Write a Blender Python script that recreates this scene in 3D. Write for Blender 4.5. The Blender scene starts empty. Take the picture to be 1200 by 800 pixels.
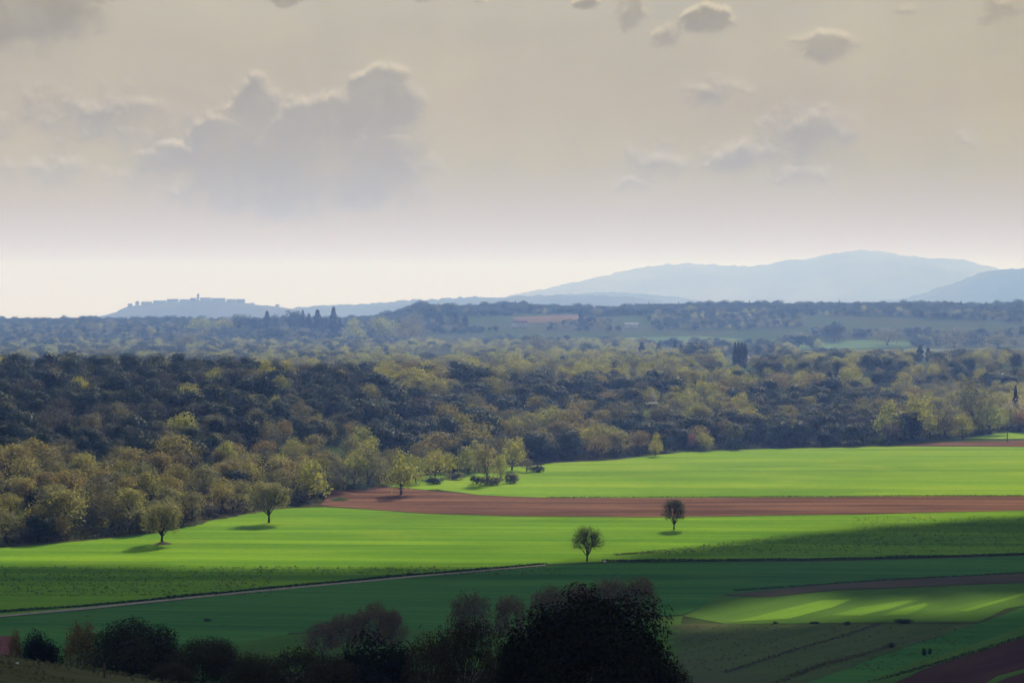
import bpy, math, random
import numpy as np
from mathutils import Vector, Matrix
from mathutils.geometry import delaunay_2d_cdt

S = bpy.context.scene
COL = S.collection
R = math.radians

# ------------------------------------------------------------------ camera
CAM_Z, FPX, HOR = 90.0, 3000.0, 365.0          # eye height (m), focal length in 1200-px units, eye level row
PITCH = math.atan((400.0 - HOR) / FPX)
cam_data = bpy.data.cameras.new('camera')
cam_data.sensor_width = 36.0
cam_data.sensor_fit = 'HORIZONTAL'
cam_data.lens = 36.0 * FPX / 1200.0
cam_data.clip_start = 1.0
cam_data.clip_end = 60000.0
cam = bpy.data.objects.new('camera', cam_data)
COL.objects.link(cam)
cam.location = (0, 0, CAM_Z)
cam.rotation_euler = (math.pi / 2 - PITCH, 0, 0)
S.camera = cam

# ------------------------------------------------------------------ sun, exposure, sky
SUN_EL, SUN_AZ = R(24), R(9)
SUN_E = 5.0
sun_data = bpy.data.lights.new('sun', 'SUN')
sun_data.energy = SUN_E
sun_data.angle = R(0.5)
sun_data.color = (1.0, 0.91, 0.73)
sun = bpy.data.objects.new('sun', sun_data)
COL.objects.link(sun)
SUNV = Vector((math.sin(SUN_AZ) * math.cos(SUN_EL), math.cos(SUN_AZ) * math.cos(SUN_EL), math.sin(SUN_EL)))
sun.rotation_euler = SUNV.to_track_quat('Z', 'Y').to_euler()
S.view_settings.view_transform = 'Standard'
S.view_settings.look = 'None'
S.view_settings.gamma = 1.0
S.view_settings.exposure = 0.75
SKY_K = 0.52                                    # strength of the cloud layer
HAZE_D = 1.5e-4
S.cycles.use_denoising = True
S.cycles.max_bounces = 5
S.cycles.diffuse_bounces = 2
S.cycles.transmission_bounces = 3
S.cycles.volume_bounces = 0


class NT:
    """small helper to write node trees"""
    def __init__(self, nt):
        self.nt = nt
        nt.nodes.clear()

    def n(self, typ, **kw):
        nd = self.nt.nodes.new(typ)
        ins = kw.pop('ins', {})
        for k, v in kw.items():
            setattr(nd, k, v)
        for k, v in ins.items():
            self.put(nd.inputs[k], v)
        return nd

    def put(self, sock, v):
        if isinstance(v, bpy.types.NodeSocket):
            self.nt.links.new(v, sock)
        else:
            if sock.type == 'RGBA' and hasattr(v, '__len__') and len(v) == 3:
                v = (*v, 1)
            sock.default_value = v

    def m(self, op, a, b=0.0, c=0.0, clamp=False):
        nd = self.n('ShaderNodeMath', operation=op, use_clamp=clamp)
        self.put(nd.inputs[0], a)
        self.put(nd.inputs[1], b)
        self.put(nd.inputs[2], c)
        return nd.outputs[0]

    def v(self, op, a, b=(0, 0, 0)):
        nd = self.n('ShaderNodeVectorMath', operation=op)
        self.put(nd.inputs[0], a)
        self.put(nd.inputs[1], b)
        return nd.outputs['Value' if op in ('LENGTH', 'DOT_PRODUCT') else 'Vector']

    def noise(self, vec, scale, detail=4, rough=0.55, dist=0.0):
        nd = self.n('ShaderNodeTexNoise', ins={'Vector': vec, 'Scale': scale, 'Detail': detail, 'Roughness': rough, 'Distortion': dist})
        return nd.outputs['Fac']

    def smooth(self, x, a, b, lo=0.0, hi=1.0):
        nd = self.n('ShaderNodeMapRange', interpolation_type='SMOOTHSTEP', ins={0: x, 1: a, 2: b, 3: lo, 4: hi})
        return nd.outputs[0]

    def mix(self, f, a, b, blend='MIX'):
        nd = self.n('ShaderNodeMix', data_type='RGBA', blend_type=blend)
        self.put(nd.inputs[0], f)
        self.put(nd.inputs[6], a)
        self.put(nd.inputs[7], b)
        return nd.outputs[2]

    def ramp(self, f, stops):
        nd = self.n('ShaderNodeValToRGB')
        e = nd.color_ramp.elements
        while len(e) > 1:
            e.remove(e[-1])
        e[0].position, e[0].color = stops[0][0], (*stops[0][1], 1)
        for p, c in stops[1:]:
            el = e.new(p)
            el.color = (*c, 1)
        self.put(nd.inputs[0], f)
        return nd.outputs[0]


# cumulus clouds near the middle of the view: azimuth / elevation in units of 1/30 rad, given here by (u, v, ru, rv, weight)
CLOUDS = [
    (298, 128, 34, 40, 1.0), (262, 165, 50, 34, 0.95), (345, 148, 40, 34, 1.0), (398, 142, 42, 34, 0.95), (446, 122, 52, 44, 1.0),
    (320, 200, 150, 66, 0.75), (425, 195, 95, 62, 0.7), (215, 188, 60, 30, 0.7), (60, 200, 110, 22, 0.3), (455, 88, 34, 16, 0.6),
    (10, 15, 130, 55, 0.85), (130, 0, 30, 10, 0.8), (330, 0, 28, 9, 0.8), (500, 0, 16, 7, 0.7), (560, 1, 14, 5, 0.7),
    (966, 55, 38, 22, 1.0), (830, 26, 34, 17, 1.0), (780, 42, 20, 20, 0.55), (738, 14, 22, 24, 0.75), (690, 3, 16, 10, 0.8),
    (832, 108, 36, 22, 0.5), (868, 104, 22, 14, 0.4), (945, 158, 66, 36, 0.55), (862, 188, 54, 30, 0.5), (772, 188, 44, 26, 0.5),
    (930, 205, 50, 22, 0.45), (740, 215, 40, 16, 0.4), (1125, 165, 26, 16, 0.35), (1165, 15, 36, 22, 0.45), (1065, 12, 30, 14, 0.3),
    (110, 140, 200, 46, 0.35),
]


def cloud_group():
    g = bpy.data.node_groups.new('cloud_density', 'ShaderNodeTree')
    g.interface.new_socket('P', in_out='INPUT', socket_type='NodeSocketVector')
    g.interface.new_socket('D', in_out='OUTPUT', socket_type='NodeSocketFloat')
    t = NT(g)
    gi, go = t.n('NodeGroupInput'), t.n('NodeGroupOutput')
    p0 = gi.outputs[0]
    n1 = t.n('ShaderNodeTexNoise', ins={'Vector': p0, 'Scale': 2.4, 'Detail': 7.0, 'Roughness': 0.64})
    w = t.v('MULTIPLY', t.v('SUBTRACT', n1.outputs['Color'], (0.5, 0.5, 0.5)), (0.5, 0.36, 0.0))
    p = t.v('ADD', p0, w)
    cur = None
    for (u, v, ru, rv, wt) in CLOUDS:
        c = ((u - 600) / 100, (HOR - v) / 100, 0)
        d = t.v('LENGTH', t.v('MULTIPLY', t.v('SUBTRACT', p, c), (100 / ru / 1.25, 100 / rv / 1.25, 0)))
        e = t.m('MULTIPLY', t.m('SUBTRACT', 1.0, d, clamp=True), wt)
        cur = e if cur is None else t.m('MAXIMUM', cur, e)
    puff = t.n('ShaderNodeTexVoronoi', feature='SMOOTH_F1', ins={'Vector': p, 'Scale': 4.5, 'Smoothness': 0.6, 'Randomness': 1.0})
    nn = t.m('SUBTRACT', n1.outputs['Fac'], 0.5)
    body = t.m('ADD', cur, t.m('MULTIPLY', t.m('ADD', t.m('MULTIPLY', nn, 0.55), t.m('MULTIPLY', t.m('SUBTRACT', 0.42, puff.outputs['Distance']), 0.28)), t.smooth(cur, 0.0, 0.15)))
    # the same kind of cloud scattered over the rest of the sky, above and beside the view
    far = t.smooth(t.noise(t.v('MULTIPLY', p0, (1.0, 1.7, 1.0)), 0.32, 6, 0.58), 0.56, 0.78)
    el = t.n('ShaderNodeSeparateXYZ', ins={0: p0}).outputs[1]
    body = t.m('MAXIMUM', body, t.m('MULTIPLY', t.m('MULTIPLY', far, 0.5), t.smooth(el, 3.6, 6.0)))
    t.put(go.inputs[0], t.smooth(body, 0.03, 0.40))
    return g


def build_world():
    w = bpy.data.worlds.new('World')
    S.world = w
    w.use_nodes = True
    t = NT(w.node_tree)
    tc = t.n('ShaderNodeTexCoord')
    d = t.v('NORMALIZE', tc.outputs['Generated'])
    s = t.n('ShaderNodeSeparateXYZ', ins={0: d})
    az = t.m('ARCTAN2', s.outputs[0], s.outputs[1])
    el = t.m('ARCSINE', s.outputs[2])
    P = t.n('ShaderNodeCombineXYZ', ins={0: t.m('MULTIPLY', az, 30.0), 1: t.m('MULTIPLY', el, 30.0), 2: 0.0}).outputs[0]
    ely = t.m('MULTIPLY', el, 30.0)
    g = cloud_group()
    D1 = t.n('ShaderNodeGroup', node_tree=g, ins={0: P}).outputs[0]
    D2 = t.n('ShaderNodeGroup', node_tree=g, ins={0: t.v('ADD', P, (0.015, 0.075, 0))}).outputs[0]
    base = t.ramp(t.m('DIVIDE', ely, 12.0, clamp=True), [
        (0.0, (.70, .40, .32)), (.045, (.67, .385, .18)), (.09, (.575, .39, .07)), (.14, (.53, .41, .07)), (.20, (.55, .445, .23)),
        (.30, (.585, .54, .44)), (.50, (.49, .46, .41)), (1.0, (.38, .46, .64))])
    # veils: broad soft patches and faint slanting shafts
    veil = t.noise(t.v('MULTIPLY', P, (0.6, 1.3, 1)), 0.55, 5, 0.55, 0.4)
    shaft = t.noise(t.v('MULTIPLY', t.v('ADD', P, t.v('MULTIPLY', P, (0, 0, 0))), (1.3, 0.16, 1)), 1.0, 3, 0.5)
    hi = t.smooth(ely, 0.5, 2.0)
    f = t.m('ADD', t.m('MULTIPLY', t.m('SUBTRACT', veil, 0.5), 0.42), t.m('MULTIPLY', t.m('SUBTRACT', shaft, 0.5), 0.16))
    base = t.mix(1.0, base, t.n('ShaderNodeCombineColor', ins={0: t.m('MULTIPLY_ADD', t.m('MULTIPLY', f, hi), 1.0, 1.0), 1: t.m('MULTIPLY_ADD', t.m('MULTIPLY', f, hi), 0.96, 1.0), 2: t.m('MULTIPLY_ADD', t.m('MULTIPLY', f, hi), 0.84, 1.0)}).outputs[0], 'MULTIPLY')
    body = t.mix(t.smooth(ely, 0.8, 3.0), (.40, .28, .04), (.38, .325, .22))
    body = t.mix(t.smooth(t.noise(P, 2.0, 5, 0.6), 0.35, 0.7, 0.0, 0.45), body, base)
    col = t.mix(t.m('MULTIPLY', D1, 0.9), base, body)
    rim = t.m('MULTIPLY', t.m('SUBTRACT', D1, D2, clamp=True), 1.0, clamp=True)
    col = t.mix(rim, col, t.mix(0.6, base, (.90, .775, .575)))
    sky = t.n('ShaderNodeTexSky', sky_type='NISHITA', sun_disc=False, sun_elevation=SUN_EL, sun_rotation=SUN_AZ, altitude=300, air_density=1.0, dust_density=3.0)
    b1 = t.n('ShaderNodeBackground', ins={0: sky.outputs[0], 1: 0.05})
    b2 = t.n('ShaderNodeBackground', ins={0: col, 1: SKY_K})
    # thin breaks in the overcast let a little of the clear sky through, high up
    gap = t.m('MULTIPLY', t.smooth(ely, 5.0, 20.0), t.smooth(t.noise(P, 0.25, 4), 0.5, 0.7, 0.0, 0.5))
    ms = t.n('ShaderNodeMixShader', ins={0: gap, 1: b2.outputs[0], 2: b1.outputs[0]})
    out = t.n('ShaderNodeOutputWorld')
    t.nt.links.new(ms.outputs[0], out.inputs[0])
    w.cycles.sampling_method = 'MANUAL'
    w.cycles.sample_map_resolution = 512


build_world()

# ------------------------------------------------------------------ geometry of the view and of the land
CP, SP = math.cos(PITCH), math.sin(PITCH)


def ray(u, v):
    a, b = (u - 600) / FPX, (400 - v) / FPX
    d = np.array([a, CP + b * SP, -SP + b * CP])
    return d / d[1]                                # unit step along +Y


def interp(x, pts):
    return np.interp(x, [p[0] for p in pts], [p[1] for p in pts])


def sstep(a, b, x):
    t = np.clip((np.asarray(x, float) - a) / (b - a), 0, 1)
    return t * t * (3 - 2 * t)


EDGE = [(-2500, 880), (-600, 900), (-300, 945), (-196, 982), (-168, 1011), (-144, 1050), (-127, 1120), (-99, 1192), (-71, 1330), (-38, 1425),
        (20, 1534), (63, 1570), (110, 1656), (170, 1698), (254, 1731), (300, 1800), (386, 1929), (700, 2050), (2500, 2100)]
DEPTH = [(-2500, 620), (-200, 560), (-100, 520), (0, 400), (150, 330), (300, 300), (2500, 300)]
HILL = [(-2500, 50), (-300, 52), (-170, 50), (-100, 43), (0, 32), (150, 27), (250, 21), (350, 13), (500, 11), (2500, 11)]
RIDGE = [(-4000, 66), (-1100, 66), (-880, 68), (-550, 65), (-330, 70), (-270, 74), (-205, 92), (0, 93), (180, 88), (300, 92), (700, 94), (1100, 95), (4000, 96)]


def edge_y(x):
    return interp(x, EDGE)


def fbm2(x, y, seed=0):
    r = np.random.RandomState(seed)
    out = 0
    for k in range(5):
        a = r.uniform(0, 6.28, 3)
        th = r.uniform(0, 6.28)
        out = out + np.sin(np.cos(th) * x + np.sin(th) * y + a[0] + 1.3 * np.sin(np.sin(th) * x * 0.7 - np.cos(th) * y * 0.6 + a[1]))
    return out / 5


def ground(x, y):
    x = np.asarray(x, float)
    y = np.asarray(y, float)
    near = 88.3 - 0.165 * np.clip(y, 0, None)
    near = near + 11.3 * np.exp(-((x + 75) / 55.6) ** 2) * np.exp(-((y - 250) / 70) ** 2)
    near = 0.5 * (near + np.sqrt(near * near + 30))              # soft foot
    e = edge_y(x)
    D = interp(x, DEPTH)
    H = interp(x, HILL)
    t = (y - e) / D
    front = H * np.clip(t, 0, 1) ** 0.95 + 2.5 * fbm2(x / 45, y / 45, 3) * sstep(0.1, 0.5, t)
    mid = interp(y, [(0, 33), (2400, 35), (3200, 34), (3600, 39), (3900, 46)])
    rid = interp(x * 5500 / np.maximum(y, 2000), RIDGE)
    mid = mid + (rid - mid) * sstep(3650, 4520, y)
    mid = mid + (38 - mid) * sstep(4800, 6400, y)
    mid = mid + 1.6 * fbm2(x / 160, y / 160, 7) * sstep(2400, 2800, y)
    back = sstep(1.0, 1.7, t)
    hill = front * (1 - back) + mid * back
    und = 0.5 * fbm2(x / 42, y / 42, 11) * sstep(560, 680, y) * (1 - sstep(0.0, 0.1, t))
    return near * (1 - sstep(700, 900, y)) + hill + und


def hit(u, v, y0=120.0, y1=9000.0):
    """where the line of sight through (u, v) of the photograph meets the land"""
    d = ray(u, v)
    ys = np.concatenate([np.arange(y0, 2600, 4.0), np.arange(2600, y1, 10.0)])
    z = CAM_Z + d[2] * ys
    below = z < ground(d[0] * ys, ys)
    k = int(np.argmax(below))
    if not below[k]:
        k = len(ys) - 1
    lo, hi = ys[max(k - 1, 0)], ys[k]
    for _ in range(30):
        mid = 0.5 * (lo + hi)
        if CAM_Z + d[2] * mid < ground(d[0] * mid, mid):
            hi = mid
        else:
            lo = mid
    return np.array([d[0] * hi, hi, float(ground(d[0] * hi, hi))])


def at_depth(u, v, y):
    d = ray(u, v)
    return np.array([d[0] * y, y, CAM_Z + d[2] * y])


def to_px(x, y, z):
    dx, dy, dz = x, y, z - CAM_Z
    f = dy * CP - dz * SP
    up = dy * SP + dz * CP
    return 600 + FPX * dx / f, 400 - FPX * up / f, f


# ------------------------------------------------------------------ object helpers
def tag(o, label=None, cat=None, group=None, kind=None):
    if label: o['label'] = label
    if cat: o['category'] = cat
    if group: o['group'] = group
    if kind: o['kind'] = kind
    return o


def link(name, data, parent=None):
    o = bpy.data.objects.new(name, data)
    COL.objects.link(o)
    if parent is not None:
        o.parent = parent
    return o


def mesh(name, verts, faces, mats, mat_idx=None, smooth=False):
    """verts (n,3) array; faces: list of lists or (m,k) int array"""
    me = bpy.data.meshes.new(name)
    verts = np.asarray(verts, np.float32)
    if isinstance(faces, np.ndarray) and faces.ndim == 2:
        m, k = faces.shape
        me.vertices.add(len(verts))
        me.vertices.foreach_set('co', verts.ravel())
        me.loops.add(m * k)
        me.loops.foreach_set('vertex_index', faces.astype(np.int32).ravel())
        me.polygons.add(m)
        me.polygons.foreach_set('loop_start', np.arange(0, m * k, k, dtype=np.int32))
        me.update(calc_edges=True)
    else:
        me.from_pydata(verts.tolist(), [], [list(f) for f in faces])
        me.update()
    for mt in (mats if isinstance(mats, (list, tuple)) else [mats]):
        me.materials.append(mt)
    if mat_idx is not None:
        me.polygons.foreach_set('material_index', np.asarray(mat_idx, np.int32))
    if smooth:
        me.polygons.foreach_set('use_smooth', np.ones(len(me.polygons), bool))
    return me


class Parts:
    """collects quads (boxes, tubes) for one mesh"""
    def __init__(self):
        self.v, self.f, self.n = [], [], 0

    def add(self, v, f):
        self.v.append(np.asarray(v, float))
        self.f += [[i + self.n for i in q] for q in f]
        self.n += len(v)

    def box(self, x0, x1, y0, y1, z0, z1):
        v = [(x, y, z) for z in (z0, z1) for y in (y0, y1) for x in (x0, x1)]
        self.add(v, [(0, 2, 3, 1), (4, 5, 7, 6), (0, 1, 5, 4), (2, 6, 7, 3), (0, 4, 6, 2), (1, 3, 7, 5)])

    def tube(self, pts, rad, k=6):
        pts = [Vector(p) for p in pts]
        vs = []
        for i, p in enumerate(pts):
            d = (pts[min(i + 1, len(pts) - 1)] - pts[max(i - 1, 0)]).normalized()
            a = d.cross(Vector((0.31, 0.95, 0.05)) if abs(d.y) < 0.9 else Vector((1, 0, 0))).normalized()
            b = d.cross(a)
            for j in range(k):
                t = 6.2832 * j / k
                vs.append(p + (a * math.cos(t) + b * math.sin(t)) * rad[i])
        fs = [(i * k + j, i * k + (j + 1) % k, (i + 1) * k + (j + 1) % k, (i + 1) * k + j) for i in range(len(pts) - 1) for j in range(k)]
        fs.append(tuple(range(k))[::-1])
        fs.append(tuple(range((len(pts) - 1) * k, len(pts) * k)))
        self.add(vs, fs)

    def mesh(self, name, mat, smooth=False):
        return mesh(name, np.concatenate(self.v), self.f, mat, smooth=smooth)


def unit(a):
    return a / np.maximum(np.linalg.norm(a, axis=1, keepdims=True), 1e-9)


def cards(C, N, size, rs, aspect=0.6):
    """one leaf-shaped quad per point: (verts, faces)"""
    n = len(C)
    T = unit(np.cross(N, rs.normal(size=(n, 3))))
    B = np.cross(N, T)
    s = np.asarray(size).reshape(-1, 1) * np.ones((n, 1))
    bend = N * s * 0.12
    v = np.stack([C + T * s * 0.5 - bend, C + B * s * 0.5 * aspect + bend, C - T * s * 0.5 - bend, C - B * s * 0.5 * aspect + bend], 1).reshape(-1, 3)
    return v, np.arange(4 * n).reshape(n, 4)


# ------------------------------------------------------------------ materials
def leaf_mat(name, cols, trans=0.25, rough=0.75):
    m = bpy.data.materials.new(name)
    m.use_nodes = True
    t = NT(m.node_tree)
    oi = t.n('ShaderNodeObjectInfo')
    geo = t.n('ShaderNodeNewGeometry')
    tree = t.ramp(oi.outputs['Random'], [(i / max(len(cols) - 1, 1), c) for i, c in enumerate(cols)])
    leaf = geo.outputs['Random Per Island']
    k = t.m('MULTIPLY_ADD', leaf, 0.4, 0.8)
    c = t.mix(1.0, tree, t.n('ShaderNodeCombineColor', ins={0: k, 1: k, 2: t.m('MULTIPLY_ADD', leaf, 0.4, 0.8)}).outputs[0], 'MULTIPLY')
    b = t.n('ShaderNodeBsdfPrincipled', ins={'Base Color': c, 'Roughness': rough, 'Specular IOR Level': 0.05})
    tr = t.n('ShaderNodeBsdfTranslucent', ins={'Color': c})
    mx = t.n('ShaderNodeMixShader', ins={0: trans, 1: b.outputs[0], 2: tr.outputs[0]})
    o = t.n('ShaderNodeOutputMaterial')
    t.nt.links.new(mx.outputs[0], o.inputs[0])
    return m


def flat_mat(name, c1, c2, scale=2.0, rough=0.85, bump=0.0, stretch=(1, 1, 1)):
    m = bpy.data.materials.new(name)
    m.use_nodes = True
    t = NT(m.node_tree)
    tc = t.n('ShaderNodeTexCoord')
    n = t.noise(t.v('MULTIPLY', tc.outputs['Object'], stretch), scale, 6, 0.6)
    b = t.n('ShaderNodeBsdfPrincipled', ins={'Base Color': t.mix(t.smooth(n, 0.3, 0.7), c1, c2), 'Roughness': rough, 'Specular IOR Level': 0.0})
    if bump:
        bp = t.n('ShaderNodeBump', ins={'Height': n, 'Strength': 0.6, 'Distance': bump})
        t.put(b.inputs['Normal'], bp.outputs[0])
    o = t.n('ShaderNodeOutputMaterial')
    t.nt.links.new(b.outputs[0], o.inputs[0])
    return m


def field_mat(name, lo, hi, accent, ang=0.0, band=0.045, fine=0.5, acc=0.25, bump=0.25, contrast=1.0):
    """a crop: long bands along the drill rows (thin or thick growth), mottling and fine relief; colours are those of the plants and soil"""
    m = bpy.data.materials.new(name)
    m.use_nodes = True
    t = NT(m.node_tree)
    tc = t.n('ShaderNodeTexCoord')
    mp = t.n('ShaderNodeMapping', ins={0: tc.outputs['Object'], 'Rotation': (0, 0, ang)})
    p = mp.outputs[0]
    b1 = t.noise(t.v('MULTIPLY', p, (0.07, 1, 1)), band, 5, 0.62, 0.3)
    b2 = t.noise(t.v('MULTIPLY', p, (0.04, 1, 1)), band * 5, 3, 0.6)
    mot = t.noise(p, 0.018, 5, 0.6)
    big = t.noise(t.v('MULTIPLY', p, (0.35, 1, 1)), 0.011, 4, 0.6, 0.6)
    fin = t.noise(t.v('MULTIPLY', p, (0.5, 1, 1)), fine, 4, 0.7)
    f = t.m('ADD', t.m('MULTIPLY', b1, 0.55), t.m('ADD', t.m('MULTIPLY', b2, 0.25), t.m('MULTIPLY', fin, 0.2)))
    f = t.smooth(f, 0.5 - 0.16 / contrast, 0.5 + 0.16 / contrast)
    c = t.mix(f, lo, hi)
    c = t.mix(t.smooth(big, 0.46, 0.66, 0.0, 0.55), c, tuple(x * 0.72 for x in lo))
    c = t.mix(t.m('MULTIPLY', t.smooth(mot, 0.5, 0.75), acc), c, accent)
    b = t.n('ShaderNodeBsdfPrincipled', ins={'Base Color': c, 'Roughness': 0.9, 'Specular IOR Level': 0.0})
    bp = t.n('ShaderNodeBump', ins={'Height': t.m('ADD', t.m('MULTIPLY', b1, 3.0), fin), 'Strength': 0.5, 'Distance': bump})
    t.put(b.inputs['Normal'], bp.outputs[0])
    o = t.n('ShaderNodeOutputMaterial')
    t.nt.links.new(b.outputs[0], o.inputs[0])
    return m


def ground_mat():
    m = bpy.data.materials.new('meadow_ground')
    m.use_nodes = True
    t = NT(m.node_tree)
    tc = t.n('ShaderNodeTexCoord')
    p = tc.outputs['Object']
    n1 = t.noise(p, 0.006, 5, 0.6)
    n2 = t.noise(p, 0.12, 5, 0.65)
    c = t.mix(t.smooth(n1, 0.42, 0.6), (.055, .085, .030), (.085, .075, .045))
    c = t.mix(t.smooth(n2, 0.4, 0.7), c, (.04, .055, .022))
    b = t.n('ShaderNodeBsdfPrincipled', ins={'Base Color': c, 'Roughness': 0.95, 'Specular IOR Level': 0.0})
    bp = t.n('ShaderNodeBump', ins={'Height': n2, 'Strength': 0.7, 'Distance': 0.8})
    t.put(b.inputs['Normal'], bp.outputs[0])
    o = t.n('ShaderNodeOutputMaterial')
    t.nt.links.new(b.outputs[0], o.inputs[0])
    return m


M = {}
M['bark'] = flat_mat('bark', (.05, .04, .032), (.10, .085, .07), 3.0, stretch=(1, 1, .3))
M['dark_bark'] = flat_mat('dark_bark', (.025, .02, .017), (.05, .042, .035), 3.0, stretch=(1, 1, .3))
M['evergreen'] = leaf_mat('evergreen_leaf', [(.021, .038, .028), (.050, .076, .052), (.033, .060, .038), (.070, .094, .066)], 0.2)
M['budding'] = leaf_mat('budding_leaf', [(.26, .225, .07), (.26, .26, .075), (.25, .20, .085), (.25, .25, .09)], 0.5)
M['leafing'] = leaf_mat('fresh_leaf', [(.29, .31, .055), (.36, .35, .07), (.26, .30, .075)], 0.5)
M['bare'] = leaf_mat('bare_twig', [(.105, .108, .085), (.125, .122, .095), (.11, .118, .088)], 0.3)
M['cypress'] = leaf_mat('cypress_leaf', [(.022, .030, .022), (.03, .036, .026)], 0.05)
M['grey_bud'] = leaf_mat('grey_bud', [(.18, .19, .085), (.18, .17, .09), (.155, .165, .085)], 0.42)
M['hedge_bud'] = leaf_mat('hedge_bud', [(.17, .125, .052), (.19, .14, .06), (.15, .125, .052)], 0.3)
M['field_oak'] = leaf_mat('field_oak_leaf', [(.21, .215, .085), (.25, .245, .10)], 0.5, 0.8)
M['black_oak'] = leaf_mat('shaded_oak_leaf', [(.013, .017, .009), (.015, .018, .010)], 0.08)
M['olive_dark'] = leaf_mat('olive_leaf', [(.042, .044, .018), (.052, .045, .022), (.034, .040, .018)], 0.2)
M['blossom'] = leaf_mat('pale_blossom', [(.36, .30, .26), (.40, .33, .28)], 0.3)
M['pink_bud'] = leaf_mat('pink_bud', [(.32, .19, .15), (.34, .21, .16)], 0.3)
M['pale_bud'] = leaf_mat('pale_bud', [(.42, .40, .28), (.44, .42, .31)], 0.35)
M['weed'] = leaf_mat('weed_leaf', [(.07, .09, .03), (.14, .15, .07), (.04, .05, .025)], 0.2)

# ------------------------------------------------------------------ ground
def build_ground():
    ys = np.concatenate([np.arange(-900, 100, 50), np.arange(100, 700, 10), np.arange(700, 2500, 10), np.arange(2500, 6000, 40), np.arange(6000, 19001, 500)])
    xs = np.concatenate([np.arange(-9000, -2000, 500), np.arange(-2000, -600, 50), np.arange(-600, 600, 10), np.arange(600, 2000, 50), np.arange(2000, 9001, 500)])
    X, Y = np.meshgrid(xs, ys)
    Z = ground(X, Y)
    nx, ny = len(xs), len(ys)
    V = np.stack([X, Y, Z], -1).reshape(-1, 3)
    i = (np.arange(ny - 1)[:, None] * nx + np.arange(nx - 1)[None, :]).ravel()
    F = np.stack([i, i + 1, i + nx + 1, i + nx], 1)
    o = link('ground', mesh('ground', V, F, ground_mat(), smooth=True))
    tag(o, 'rolling farmland with wooded hills', kind='structure')


build_ground()


def runout(px, closed=True, by=170.0):
    """fields and margins that leave the view run on beyond its sides"""
    out = []
    n = len(px)
    for i, (u, v) in enumerate(px):
        if u in (1240, -40, -20):
            nb = [px[(i + d) % n] for d in (-1, 1) if (closed or 0 <= i + d < n)]
            nb = [q for q in nb if q[0] not in (1240, -40, -20)]
            if nb:
                q = nb[0]
                k = by / abs(u - q[0])
                out.append((u + (u - q[0]) * k, v + (v - q[1]) * k))
                continue
            u += by if u > 0 else -by
        out.append((u, v))
    return out


def field(name, px, mat, off=0.1, step=None, label=None, grid=14.0, xy=None, jit=1.2):
    """a sheet of land laid a little above the ground, outlined by points of the photograph"""
    px = runout(px) if xy is None else px
    P = [hit(u, v)[:2] for u, v in px] if xy is None else [np.array(p, float) for p in xy]
    out = []
    n = len(P)
    for i in range(n):                              # subdivide the outline so that it follows the land, with a slightly ragged edge
        a, b = P[i], P[(i + 1) % n]
        L = np.linalg.norm(b - a)
        k = max(1, int(L / grid))
        for j in range(k):
            out.append(a + (b - a) * j / k)
    out = np.array(out)
    if xy is None:
        out = out + jit * np.stack([fbm2(out[:, 0] / 7, out[:, 1] / 7, 3), fbm2(out[:, 0] / 9, out[:, 1] / 9, 5)], 1)
    rs = np.random.RandomState(len(name) * 7 + n)
    lo, hi = out.min(0), out.max(0)
    gx, gy = np.meshgrid(np.arange(lo[0], hi[0], grid), np.arange(lo[1], hi[1], grid))
    G = np.stack([gx.ravel(), gy.ravel()], 1)
    pts = [Vector(p) for p in out] + [Vector(p) for p in G]
    edges = [(i, (i + 1) % len(out)) for i in range(len(out))]
    v, e, f, *_ = delaunay_2d_cdt(pts, edges, [], 1, 1e-3)
    V = np.array([(p.x, p.y) for p in v])
    Z = ground(V[:, 0], V[:, 1]) + off
    o = link(name, mesh(name, np.column_stack([V, Z]), f, mat, smooth=True))
    tag(o, label, kind='structure')
    return o


M['wheat'] = field_mat('young_wheat', (.085, .205, .024), (.185, .335, .028), (.25, .33, .035), 0.02, 0.05, 0.5, 0.35, 0.25, 1.35)
M['wheat_far'] = field_mat('young_wheat_far', (.13, .28, .03), (.27, .40, .035), (.36, .42, .05), -0.03, 0.04, 0.4, 0.4, 0.25, 1.3)
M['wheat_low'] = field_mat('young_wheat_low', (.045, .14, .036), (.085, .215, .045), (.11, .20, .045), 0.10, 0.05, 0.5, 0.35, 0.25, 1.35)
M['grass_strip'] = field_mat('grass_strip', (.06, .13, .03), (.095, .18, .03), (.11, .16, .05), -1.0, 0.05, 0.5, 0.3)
M['painted_sun'] = field_mat('painted_sun', (.10, .21, .03), (.15, .27, .034), (.18, .26, .04), -1.0, 0.06, 0.5, 0.3)  # grass colour raised to stand for sunlight through the cloud gaps
M['rough'] = field_mat('rough_meadow', (.06, .095, .035), (.10, .135, .05), (.095, .085, .055), -1.0, 0.08, 0.3, 0.6)
M['soil'] = field_mat('ploughed_soil', (.10, .055, .045), (.24, .13, .09), (.10, .06, .055), 0.0, 0.09, 0.6, 0.6, 0.5, 1.6)
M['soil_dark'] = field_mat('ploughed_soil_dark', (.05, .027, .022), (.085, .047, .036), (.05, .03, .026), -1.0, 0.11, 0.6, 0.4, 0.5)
M['soil_grey'] = field_mat('stubble_soil', (.095, .085, .058), (.13, .11, .08), (.09, .07, .06), 0.2, 0.1, 0.5, 0.4)
M['far_green'] = field_mat('far_crop', (.09, .15, .06), (.12, .18, .07), (.12, .16, .08), 0.0, 0.01, 0.05, 0.3)
M['far_pale'] = field_mat('far_pale_crop', (.13, .15, .10), (.16, .17, .12), (.12, .14, .09), 0.0, 0.01, 0.05, 0.3)
M['far_brown'] = field_mat('far_fallow', (.15, .10, .075), (.18, .125, .09), (.14, .1, .08), 0.0, 0.01, 0.05, 0.3)
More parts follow.
